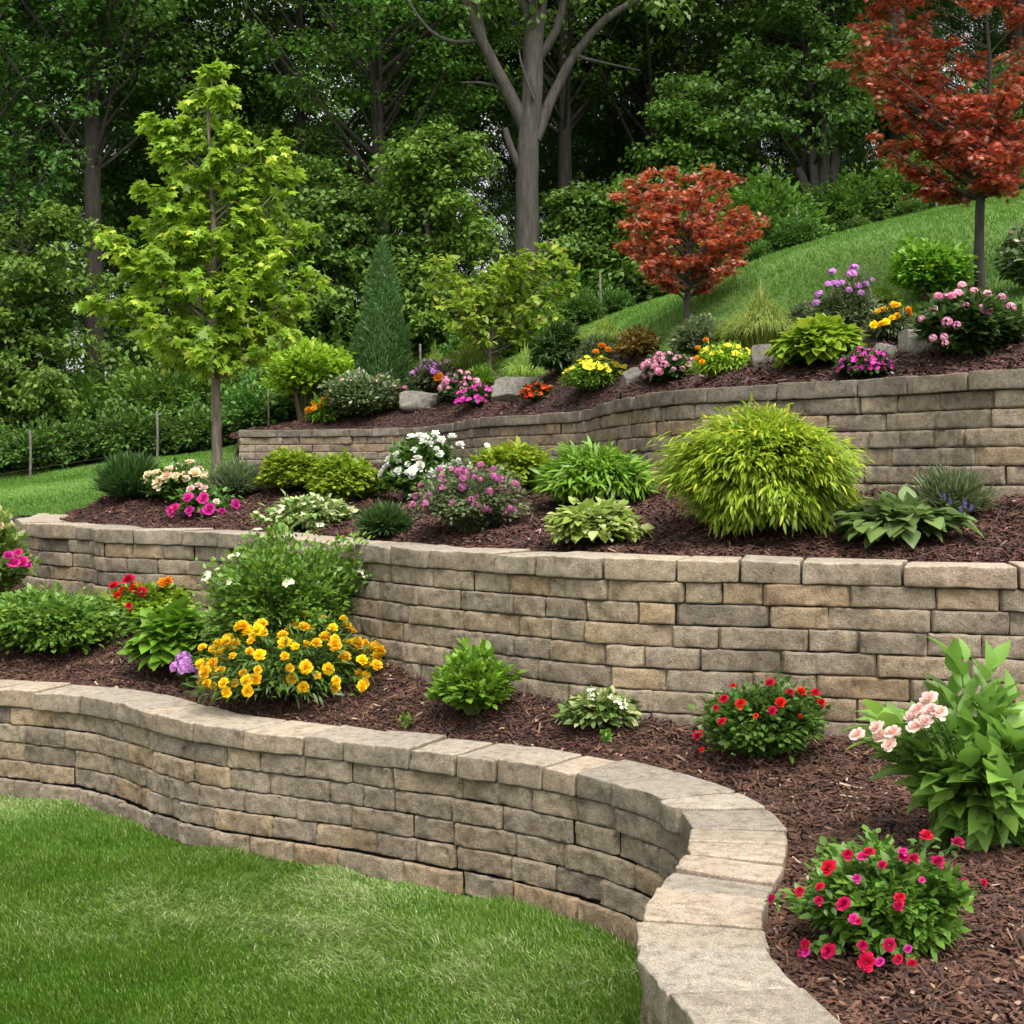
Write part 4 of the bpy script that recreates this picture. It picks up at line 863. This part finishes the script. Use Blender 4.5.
# ------------------------------------------------------------------ trees
def tree(root, trunk, tr, limbs, leafmat, tpl, L, ntw, nlf, twl, bark, flat=.5, seed=1, rmu=.45, rsd=.2, tipgold=0, droop=.1, lr=.02, leafup=1.0, crown='crown', along_=.35, Lv=.3):
    """trunk (K,3), tr radii; limbs: list of (trunk index fraction, tip). Twigs around the outer limb carry leaves."""
    rs = np.random.RandomState(seed); trunk = np.array(trunk, float); K = len(trunk)
    tb = MB(); tubes(tb, trunk[None], np.array([tr]), 10)
    tl = np.array([t for _, t in limbs], float); fr = np.array([f for f, _ in limbs])
    idx = fr * (K - 1); i0 = np.clip(idx.astype(int), 0, K - 2); ff = (idx - i0)[:, None]
    st = trunk[i0] * (1 - ff) + trunk[i0 + 1] * ff; trr = np.interp(idx, np.arange(K), tr)
    mid = st * .45 + tl * .55; mid[:, 2] += -.06 * np.linalg.norm(tl - st, axis=1) * 1 + rs.normal(0, .03, len(tl)); mid += rs.normal(0, .04, mid.shape) * np.linalg.norm(tl - st, axis=1, keepdims=True)
    Q = bez(st, mid, tl, 8); R = np.minimum(trr * .55, lr * (0.4 + np.linalg.norm(tl - st, axis=1) * .6))[:, None] * np.linspace(1, .2, 8)[None]
    tubes(tb, Q, R, 6)
    n = len(tl); T = rs.uniform(along_, 1, (n, ntw)); T[:, 0] = 1; T = T[..., None]
    B = (1 - T) ** 2 * st[:, None] + 2 * T * (1 - T) * mid[:, None] + T * T * tl[:, None]
    dirl = nrm(tl - st)[:, None]
    rd = rs.normal(0, 1, (n, ntw, 3)); rd[..., 2] *= (1 - flat); rd = nrm(rd)
    d = nrm(rd + dirl * .7 + np.array([0, 0, .05])); ln = twl * rs.uniform(.5, 1.15, (n, ntw, 1)) * (1.25 - .5 * T)
    tip = B + d * ln; tip[..., 2] -= droop * ln[..., 0]
    B2, tip2 = B.reshape(-1, 3), tip.reshape(-1, 3); m2 = (B2 + tip2) / 2; m2[:, 2] += droop * .5 * twl
    tubes(tb, bez(B2, m2, tip2, 4), np.full((len(B2), 1), lr * .16) * np.linspace(1, .4, 4)[None], 3)
    tb.build('trunk', bark, root, True)
    t = rs.uniform(.15, 1.05, (len(B2), nlf, 1))
    Pp = (1 - t) ** 2 * B2[:, None] + 2 * t * (1 - t) * m2[:, None] + t * t * tip2[:, None]
    jj = rs.normal(0, .15, Pp.shape) * twl; jj[..., 2] *= (1 - flat * .6); Pp = Pp + jj
    td = nrm(tip2 - B2)[:, None]; rn = rs.normal(0, 1, Pp.shape); rn[..., 2] *= .4
    Y = nrm(td * .7 + nrm(rn)); Y[..., 2] -= droop * 1.5 + .15
    Z = nrm(np.array([0, 0, leafup]) + rs.normal(0, .38, Pp.shape))
    ht = (Pp[..., 2] - trunk[0, 2]) / (trunk[-1, 2] - trunk[0, 2])
    r = rs.normal(rmu, rsd, Pp.shape[:2]) + tipgold * np.clip(t[..., 0] - .6, 0, .5) * 2 + rs.normal(0, .12, (len(B2), 1))
    mb = MB(); mb.leaves(tpl, Pp.reshape(-1, 3), Y.reshape(-1, 3), Z.reshape(-1, 3), L * rs.uniform(1 - Lv, 1 + Lv, Pp.shape[0] * nlf), np.clip(r.ravel(), 0, 1))
    mb.build(crown, leafmat, root)

def px_local(base, px, py, dy=0):
    D = base[1] + dy; return np.array([(px - 512) * D / F - base[0], dy, E + (HZ - py) * D / F - base[2]])

# young maple in the middle bed
b = ground_at(217, 477, 2); b = (b[0], max(b[1], 11.2), 0); b = ((217 - 512) * b[1] / F, b[1], float(h2(np.array((217 - 512) * b[1] / F), np.array(b[1]))))
rt = thing('young_maple', 'young maple with a slim trunk and bright yellow-green leaves in the middle bed', 'tree', b)
ys = [480, 420, 360, 300, 240, 180, 120, 78]; xs = [217, 216.5, 215, 213, 214, 211, 208, 212]
tk = [px_local(b, x, y) for x, y in zip(xs, ys)]; tk[0][2] = -.05
rs = np.random.RandomState(3); limbs = []
tipspx = [(212, 64, .97), (196, 85, .9), (228, 92, .88), (160, 118, .75), (150, 122, .72), (270, 140, .7), (284, 138, .66), (190, 118, .8), (240, 125, .78), (165, 150, .66), (225, 150, .7), (252, 168, .62), (296, 165, .55), (160, 190, .56), (150, 188, .52),
   (200, 180, .6), (238, 200, .55), (275, 205, .5), (305, 215, .46), (145, 215, .48), (98, 230, .42), (110, 240, .4), (130, 262, .36), (160, 240, .42), (185, 220, .5), (215, 235, .45), (250, 240, .42), (285, 245, .4), (312, 268, .34), (318, 278, .32), (95, 290, .27), (115, 300, .26), (140, 285, .3),
   (170, 270, .35), (200, 270, .36), (235, 280, .33), (265, 285, .31), (295, 300, .27), (150, 320, .24), (180, 310, .26), (210, 320, .22), (240, 325, .2), (270, 325, .2), (160, 342, .2), (195, 340, .2), (235, 350, .18), (215, 300, .26), (290, 322, .2)]
for (x, y, f) in tipspx:
    hw = 20 + (y - 60) * .33
    for kk in (1, 2) if y > 100 else (1,):
        room = math.sqrt(max(0, 1 - ((x - 214) / (hw + 45)) ** 2)) * hw / 122
        dy = rs.uniform(-1, 1) * room * .9 if abs(x - 214) < hw else rs.uniform(-.2, .2)
        q = px_local(b, 214 + (x - 214) * .93 + rs.uniform(-5, 5) * kk, y + 6 + rs.uniform(-5, 5) * kk, dy)
        limbs.append((max(.24, f - .05 + .02 * kk), q))
tree(rt, tk, [.05, .04, .038, .033, .027, .02, .012, .005], limbs, G_MAPLE, T_MAPLE, .08, 9, 13, .18, bark_mat('bark_young', (.2, .16, .125), 8), flat=.5, seed=5, tipgold=.32, droop=.3, lr=.014, rmu=.42, Lv=.35)

# small yellow-green tree above the top wall
b, w_, h_ = span(430, 572, 248, 392, 3, .35)
rt = thing('small_tree', 'small multi-stemmed tree with yellow-green oval leaves behind the flat boulder', 'tree', b)
tk = [np.array([0, 0, -.05]), px_local(b, 489, 370), px_local(b, 490, 345), px_local(b, 497, 318), px_local(b, 502, 290)]
limbs = []
for (x, y, f) in [(435, 262, .6), (432, 290, .5), (448, 265, .6), (460, 282, .6), (450, 305, .5), (470, 300, .6), (480, 270, .8), (495, 268, .9), (510, 262, .95), (525, 258, .9), (545, 245, .8), (552, 242, .8), (560, 262, .7), (565, 285, .6), (540, 280, .7), (515, 285, .8), (500, 300, .7), (530, 305, .6), (560, 310, .5), (485, 320, .5), (510, 320, .5), (540, 322, .45), (465, 322, .4), (490, 340, .35), (520, 338, .4), (478, 290, .6)]:
    limbs.append((f, px_local(b, x, y, rs.uniform(-.5, .5)))); limbs.append((f * .9, px_local(b, x + rs.uniform(-8, 8), y + rs.uniform(-4, 10), rs.uniform(-.6, .6))))
tree(rt, tk, [.045, .04, .03, .02, .01], limbs, green('leaf_yellow_green', (.12, .25, .028), (.48, .58, .09), .55), T_OV, .115, 6, 9, .2, BARK, flat=.3, seed=8, tipgold=.65, droop=.15, lr=.02)

RMAT = lm('leaf_red_maple', [(.13, .09, .03), (.42, .07, .025), (.66, .17, .06), (.72, .38, .32)], .35, .4, [0, .4, .8, 1])
RMAT2 = lm('leaf_red_maple_tall', [(.13, .09, .03), (.38, .06, .022), (.6, .14, .045), (.7, .34, .24)], .35, .4, [0, .4, .8, 1])
# red maple, small
b = ground_at(687, 322, 3, 9, 18)
rt = thing('red_maple', 'smaller low-branched red-leaved maple standing on the hillside lawn', 'tree', b)
tk = [np.array([0, 0, -.06]), px_local(b, 687, 305), px_local(b, 688, 285), px_local(b, 690, 255), px_local(b, 692, 220)]
limbs = []
for (x, y, f) in [(618, 196, .7), (632, 185, .8), (650, 178, .9), (670, 174, .95), (690, 178, 1), (712, 176, .95), (728, 182, .85), (640, 200, .75), (665, 195, .8), (695, 198, .9), (720, 205, .75), (745, 214, .7), (758, 224, .62), (735, 222, .7), (705, 222, .8), (678, 215, .8), (655, 218, .7), (630, 225, .6), (625, 245, .5), (638, 252, .5), (660, 240, .55), (685, 240, .6), (712, 245, .55), (738, 250, .5), (735, 262, .45), (700, 262, .45), (670, 262, .45), (645, 265, .4), (665, 282, .3), (705, 283, .35), (655, 252, .5), (750, 232, .6)]:
    for k in range(2): limbs.append((f, px_local(b, x + rs.uniform(-6, 6) * k, y + rs.uniform(-3, 3) * k, rs.uniform(-1, 1) * .75 * math.sqrt(max(.05, 1 - ((x - 690) / 80) ** 2)))))
tree(rt, tk, [.034, .03, .027, .02, .01], limbs, RMAT, T_ACER, .042, 8, 26, .14, BARKG, flat=.92, seed=11, tipgold=.3, droop=.12, lr=.02, rmu=.5, rsd=.22)
# red maple, tall
b = ground_at(980, 291, 3, 9, 16)
rt = thing('red_maple', 'tall slender red-leaved maple near the right edge with a long bare trunk', 'tree', b)
tk = [np.array([0, 0, -.06]), px_local(b, 979, 250), px_local(b, 980, 205), px_local(b, 983, 180), px_local(b, 988, 130), px_local(b, 990, 60), px_local(b, 985, 0), px_local(b, 985, -60)]
limbs = []
for k in range(80):
    y = rs.uniform(-110, 195); hw = 130 if y < 60 else max(45, 130 - (y - 60) * .55); x = 985 + rs.uniform(-1, 1) * hw
    f = np.clip((290 - y - abs(x - 985) * .45) / 350, .32, .98); limbs.append((f, px_local(b, x, y, rs.uniform(-1, 1) * hw / 127 * math.sqrt(max(.1, 1 - ((x - 985) / hw) ** 2)))))
for (x, y) in [(850, 65), (862, 58), (875, 85), (868, 55), (885, 10), (880, 140), (895, 150), (905, 165), (930, 188), (940, 195), (1000, 190), (870, 66), (890, 100), (900, 130)]:
    f = np.clip((290 - y - abs(x - 985) * .45) / 350, .32, .98); limbs.append((f, px_local(b, x, y, rs.uniform(-.3, .3))))
tree(rt, tk, [.045, .04, .037, .034, .025, .016, .01, .005], limbs, RMAT2, T_ACER, .045, 8, 27, .2, BARKG, flat=.88, seed=12, tipgold=.3, droop=.12, lr=.02, rmu=.48, rsd=.22)

# ------------------------------------------------------------------ boulders
def boulder(label, x0, x1, y0, y1, depth=1.0, seed=1, r=.5, back=0.05, flatk=1.0, group=None):
    b, w_, h_ = span(x0, x1, y0, y1, 3, back - (x1 - x0) * 0.003)
    rs = np.random.RandomState(seed); n = 26
    u = np.linspace(-1, 1, n); Vs = []; Fs = []; off = 0
    for ax in range(3):
        for sg in (-1, 1):
            A, B = np.meshgrid(u, u, indexing='ij'); Pq = np.zeros((n, n, 3)); a, c = [k for k in range(3) if k != ax]
            Pq[..., a] = A; Pq[..., c] = B; Pq[..., ax] = sg; f = gridf(n, n, off)
            if (sg > 0) == (ax == 1): f = f[:, ::-1]
            Vs.append(Pq.reshape(-1, 3)); Fs.append(f); off += n * n
    Q = np.vstack(Vs); Q = Q / (np.abs(Q) ** 5).sum(1, keepdims=True) ** .2
    for k in range(7):
        d = nrm(rs.normal(0, 1, 3)); c = rs.uniform(.72, .95); t = Q @ d; Q = Q - np.clip(t - c, 0, 9)[:, None] * d
    Q = Q * (1 + .10 * fbm(Q * 2 + seed, 4, seed)[:, None]) + .02 * np.stack([fbm(Q * 9 + k, 3, seed + k) for k in range(3)], 1)
    Q = Q * np.array([w_ / 2, w_ / 2 * depth, (h_ + .08) / 2]) + np.array([0, 0, (h_ - .08) / 2])
    o = mk('boulder', Q, [np.vstack(Fs)], ROCK, None, np.full(len(Q), r), True, loc=b); o['label'] = label; o['category'] = 'boulder'
    if group: o['group'] = group
boulder('rounded grey boulder left of the light pink phlox', 400, 448, 390, 410, .8, 1, .6)
boulder('flat-topped long grey boulder beneath the small yellow-green tree', 493, 548, 377, 400, .6, 2, .75)
boulder('low dark rock left of the pink phlox under the rust shrub', 619, 652, 367, 388, .7, 3, .2)
boulder('squat grey-brown rock left of the lime hosta', 751, 781, 344, 368, .7, 4, .15)
boulder('low brownish rock right of the lime hosta', 857, 884, 335, 350, .8, 5, .3)
boulder('thin pale flat stone between two rocks above the top bed', 872, 900, 343, 353, 1.1, 6, .95, -.1)
boulder('square light-grey boulder left of the pink peonies', 898, 936, 330, 352, .8, 7, .7)
# a few sticks on the mulch
def stick(label, x0, y0, x1, y1, surf, r=.006, z=.02):
    a = np.array(ground_at(x0, y0, surf)); c = np.array(ground_at(x1, y1, surf)); m = (a + c) / 2; m[2] += .01
    mb = MB(); tubes(mb, np.array([[a - m, [0.01, 0, .012], c - m]]) + np.array([0, 0, z]), np.array([[r, r * .9, r * .6]]), 6)
    o = mb.build('stick', STEMB, None, True, loc=m); o['label'] = label; o['category'] = 'stick'
stick('short brown stick lying on mulch between the tiny dark mound and mauve flowers', 398, 514, 417, 507, 2)
stick('thin pale twig on mulch under the feathery green mound', 520, 508, 531, 515, 2, .004)

# ------------------------------------------------------------------ forest
FM = [green('forest_leaf_%s' % k, c, t, .35, .55) for k, c, t in (('deep', (.037, .10, .017), (.10, .20, .03)), ('mid', (.052, .13, .021), (.14, .25, .035)), ('light', (.068, .155, .025), (.17, .3, .04)))]
def forest_variant(seed, H, cr, z0, nl, ntw, nlf, L, mat, bark, tr, label, twl=.95, forks=0):
    rs = np.random.RandomState(seed); root = thing('forest_tree', label, 'tree', (0, 0, 0), 'trees of the dark wood behind the lawn')
    K = 9; z = np.linspace(-.4, H * .93, K); wob = np.cumsum(rs.normal(0, .055, (K, 2)), 0); wob -= wob[0]; tk = np.column_stack([wob, z])
    limbs = []
    for i in range(nl):
        zz = rs.uniform(z0, H); u = (zz - z0) / (H - z0); R = cr * (math.sin(math.pi * (u * .78 + .16)) ** .7) * rs.uniform(.45, 1.05); a = rs.rand() * 6.283
        limbs.append((np.clip((zz - R * .95) / H, z0 * .8 / H, .97), np.array([R * math.cos(a), R * math.sin(a), zz])))
    tree(root, tk, list(np.linspace(1, .16, K) ** 1.0 * tr), limbs, mat, T_OV3, L, ntw, nlf, twl, bark, flat=.8, seed=seed, droop=.22, lr=.014, tipgold=.2, rmu=.42, leafup=.8)
    return root
def copy_tree(root, loc, rz, s, label=None, name=None):
    r = root.copy(); C.objects.link(r); r.location = loc; r.rotation_euler = (0, 0, rz); r.scale = (s, s, s)
    if label: r['label'] = label
    for ch in list(root.children):
        c = ch.copy(); C.objects.link(c); c.parent = r
    return r
LBL = 'dark-trunked leafy tree standing in the wood behind the fence'
V = [forest_variant(31, 16, 3.6, 7.0, 75, 11, 46, .105, FM[0], BARKD, .2, LBL),
     forest_variant(32, 15, 3.2, 3.5, 75, 11, 46, .105, FM[1], BARKD, .12, LBL),
     forest_variant(33, 17, 4.0, 6.0, 70, 11, 46, .11, FM[1], BARKD, .18, LBL),
     forest_variant(34, 12, 3.0, 1.2, 75, 11, 46, .10, FM[0], BARKD, .12, LBL)]  # low filler tree: deep leaf colour stands in for shade under the canopy
def hz(x, y): return float(hill(np.array(x), np.array(min(y, 46))))
spots = [(95, 24.5, 0, 1.0, 0), (300, 26, 1, 1.0, 1), (380, 24.5, 2, .85, 2), (560, 26, 2, .9, 3), (655, 27, 1, 1.1, 4), (893, 24, 0, 1.0, .5), (750, 26, 0, .95, 2.1), (190, 28, 3, 1.1, 4), (-40, 24, 3, 1.0, 1), (1010, 27, 2, 1.0, 3.3), (450, 29, 0, 1.0, 5),
         (1120, 24, 1, 1, 2), (30, 29, 2, 1.0, 2.4)]
for row, (D, n) in enumerate([(31, 6), (37, 6), (46, 7)]):
    for i in range(n):
        x = -120 + (1264.0) * (i + rs.uniform(.2, .8)) / n; spots.append((x, D + rs.uniform(-1.6, 1.6), int(rs.randint(3)), rs.uniform(.9, 1.15), rs.uniform(0, 6.28)))
for i in range(13):
    spots.append((-120 + 1264.0 * (i + rs.uniform(.2, .8)) / 13, 38.5 + rs.uniform(-1, 1), 3, rs.uniform(.5, .66), rs.uniform(0, 6.28)))
for i in range(14):
    spots.append((-120 + 1264.0 * (i + rs.uniform(.2, .8)) / 14, 33.5 + rs.uniform(-1, 1), 3, rs.uniform(.5, .72), rs.uniform(0, 6.28)))
for i in range(11):
    spots.append((-120 + 1264.0 * (i + rs.uniform(.2, .8)) / 11, 28.5 + rs.uniform(-1, 1), 3, rs.uniform(.26, .42), rs.uniform(0, 6.28)))
used = set()
for (px, D, v, s, rz) in spots:
    X = (px - 512) * D / F; loc = (X, D, hz(X, D))
    if v not in used: V[v].location = loc; V[v].rotation_euler = (0, 0, rz); V[v].scale = (s,) * 3; used.add(v)
    else: copy_tree(V[v], loc, rz, s)
# low-branching edge trees whose leaves hang in front of the trunks
for j, (px, D, ytop, ww, lab) in enumerate([(20, 22.6, 215, 200, 'low leafy understorey tree at the left edge of the wood'), (440, 22.8, 140, 120, 'understorey tree with light sprays left of the bare grey trunk'), (815, 24.2, -60, 300, 'broad dark-green tree rising from several slanting stems at the top of the lawn'),
        (600, 23.2, 200, 110, 'understorey tree with leafy sprays right of the bare grey trunk'), (330, 23.6, 170, 120, 'mid-green understorey tree behind the young maple'), (700, 24, 110, 120, 'understorey tree rising behind the smaller red maple'), (1040, 23.5, 60, 170, 'understorey tree behind the tall red maple')]):
    X = (px - 512) * D / F; z = hz(X, D); top = E + (HZ - ytop) * D / F - z; cr = ww / 2 * D / F; rs2 = np.random.RandomState(60 + j)
    rt = thing('understorey_tree', lab, 'tree', (X, D, z))
    limbs = []
    for i in range(int(34 + 12 * cr)):
        zz = rs2.uniform(.8 if px != 815 else 2.2, top); u = zz / top; R = cr * (1 - .55 * abs(u - .45)) * rs2.uniform(.3, 1.05); a = rs2.rand() * 6.283
        limbs.append((np.clip((zz - R * .3) / top, .1, .97), np.array([R * math.cos(a), R * math.sin(a) * .8, zz])))
    tk = [np.array([rs2.normal(0, .05) * k, 0, t * top]) for k, t in enumerate(np.linspace(-.03, .93, 7))]
    tree(rt, tk, list(np.linspace(1, .2, 7) * .09), limbs, FM[[2, 2, 0, 1, 1, 1, 0][j]], T_OV3, .105, 9, 42, .7, BARKD, flat=.82, seed=70 + j, droop=.22, lr=.03, tipgold=.25, leafup=.8)
    if px == 815:
        mb = MB(); 
        for (xa, xb, yb_) in ((812, 795, 170), (813, 808, 150), (817, 842, 180), (818, 835, 120), (816, 822, 90)):
            q = np.array([[(xa - 815) * D / F, -.5, -.2], [((xa + xb) / 2 - 815) * D / F, -.45, 1.0], [(xb - 815) * D / F, -.3, (252 - yb_) * D / F]]); tubes(mb, bez(q[0:1], q[1:2], q[2:3], 7), np.linspace(.12, .07, 7)[None], 8)
        mb.build('stem', BARKG, rt, True)

# the bare-limbed grey tree in the middle
D = 22.4; X = (527 - 512) * D / F; z = hz(X, D); b = (X, D, z)
rt = thing('grey_trunk_tree', 'tall grey-barked tree with forked bare limbs in the centre at the edge of the wood', 'tree', b)
def pl(x, y, dy=0): return px_local(b, x, y, dy)
mb = MB()
def limb(pts, r0, r1):
    q = catmull(np.array(pts), .25); t = np.linspace(0, 1, len(q)); q = q + .02 * np.stack([vnoise(q * 3 + k, k) for k in range(3)], 1); tubes(mb, q[None], (r0 + (r1 - r0) * t)[None], 10)
base = np.array([0, 0, -.3])
limb([base, pl(527, 240), pl(528, 150), pl(532, 90), pl(533, 40), pl(545, -40), pl(548, -110)], .215, .13)
limb([pl(526, 130), pl(505, 85, -.1), pl(488, 55, -.2), pl(470, 10, -.3), pl(455, -40, -.3)], .12, .05)
limb([pl(535, 140), pl(553, 95, .2), pl(575, 55, .3), pl(605, 20, .3), pl(650, -8, .2), pl(690, -30)], .10, .04)
limb([pl(534, 60), pl(530, 25, .1), pl(518, -20, .1)], .09, .06); limb([pl(538, 60, .1), pl(556, 30), pl(570, -30)], .08, .05)
limb([pl(485, 52, -.2), pl(480, 20, -.2), pl(474, -20)], .06, .04); limb([pl(480, 40, -.2), pl(455, 42), pl(430, 30), pl(400, -10)], .04, .015)
limb([pl(521, 172), pl(512, 150, -.1), pl(505, 128, -.1)], .07, .045); limb([pl(518, 108, -.1), pl(495, 85), pl(460, 82)], .045, .015)
limb([pl(575, 55, .3), pl(600, 62, .2), pl(640, 70)], .035, .01); limb([pl(534, 100, -.2), pl(522, 70, -.3), pl(518, 50, -.3)], .025, .012)
mb.build('trunk', BARKG, rt, True)
rs2 = np.random.RandomState(5); lims = [(.6, pl(rs2.uniform(400, 690), rs2.uniform(-130, 15), rs2.uniform(-1.5, 1.5))) for _ in range(26)]
tree(rt, [pl(533, 40), pl(545, -40), pl(548, -110), pl(548, -150)], [.1, .08, .06, .04], lims, FM[1], T_DIAM, .13, 6, 20, .6, BARKG, flat=.7, seed=91, droop=.2, lr=.03)
# shrubs at the edge of the wood
SH = []
for k in range(3):
    pr = Plant('forest_shrub', 'dense leafy shrub along the fence at the edge of the wood', 'shrub', (0, 0, 0), 2.4, 1.7, 300 + k, 'shrubs along the edge of the wood')
    pr.grow(FM[k], T_OV, .12, 330, 22, .4, lump=.5, cz=.4, zmin=-.35, tipgold=.3, stem=STEMB, stemr=.012); SH.append(pr.root)
cnt = 0
for px in range(-60, 1160, 46):
    for row in range(3):
        x = px + rs.uniform(-18, 18); D = 21.5 + row * 1.4 + rs.uniform(-.2, .3) + (.5 if x > 560 else 0)
        X = (x - 512) * D / F; z = hz(X, D); s = rs.uniform(.5, .9) * (1 + .12 * row) * (.62 if (x > 560 and row == 0) else 1) * (.7 if row == 0 else 1)
        k = cnt % 3; loc = (X, D, z - .05)
        if cnt < 3: SH[k].location = loc; SH[k].scale = (s,) * 3; SH[k].rotation_euler = (0, 0, rs.uniform(0, 6))
        else: copy_tree(SH[k], loc, rs.uniform(0, 6.28), s)
        cnt += 1
# fence
WOODP = plain('weathered_post', (.12, .11, .09))
posts = [(-45, 452, 500, 20.6), (30, 436, 484, 20.6), (157, 420, 461, 20.8), (268, 400, 446, 21.2), (420, 360, 398, 21.4), (600, 288, 320, 21.8), (797, 228, 254, 21.9), (936, 195, 220, 21.9), (1075, 160, 190, 21.9)]
tops = []
fr = thing('wire_fence', 'thin post-and-wire fence along the edge of the wood', 'fence', (0, 21.5, 3))
for (x, yt, yb, D) in posts:
    X = (x - 512) * D / F; z = hz(X, D); top = z + .72; mb = MB(); tubes(mb, np.array([[[X, D, z - .2], [X + .01, D, (z + top) / 2], [X, D, top], [X, D, top + .01]]]) - np.array([0, 21.5, 3]), np.array([[.02, .019, .018, .001]]), 7)
    mb.build('post', WOODP, fr, True); tops.append((X, D, z))
mb = MB(); tp = np.array(tops)
for hgt in (.15, .3, .45, .6):
    q = tp + np.array([0, -.03, hgt]) - np.array([0, 21.5, 3]); tubes(mb, q[None], np.full((1, len(q)), .0016), 3)
mb.build('wire', WOODP, fr)
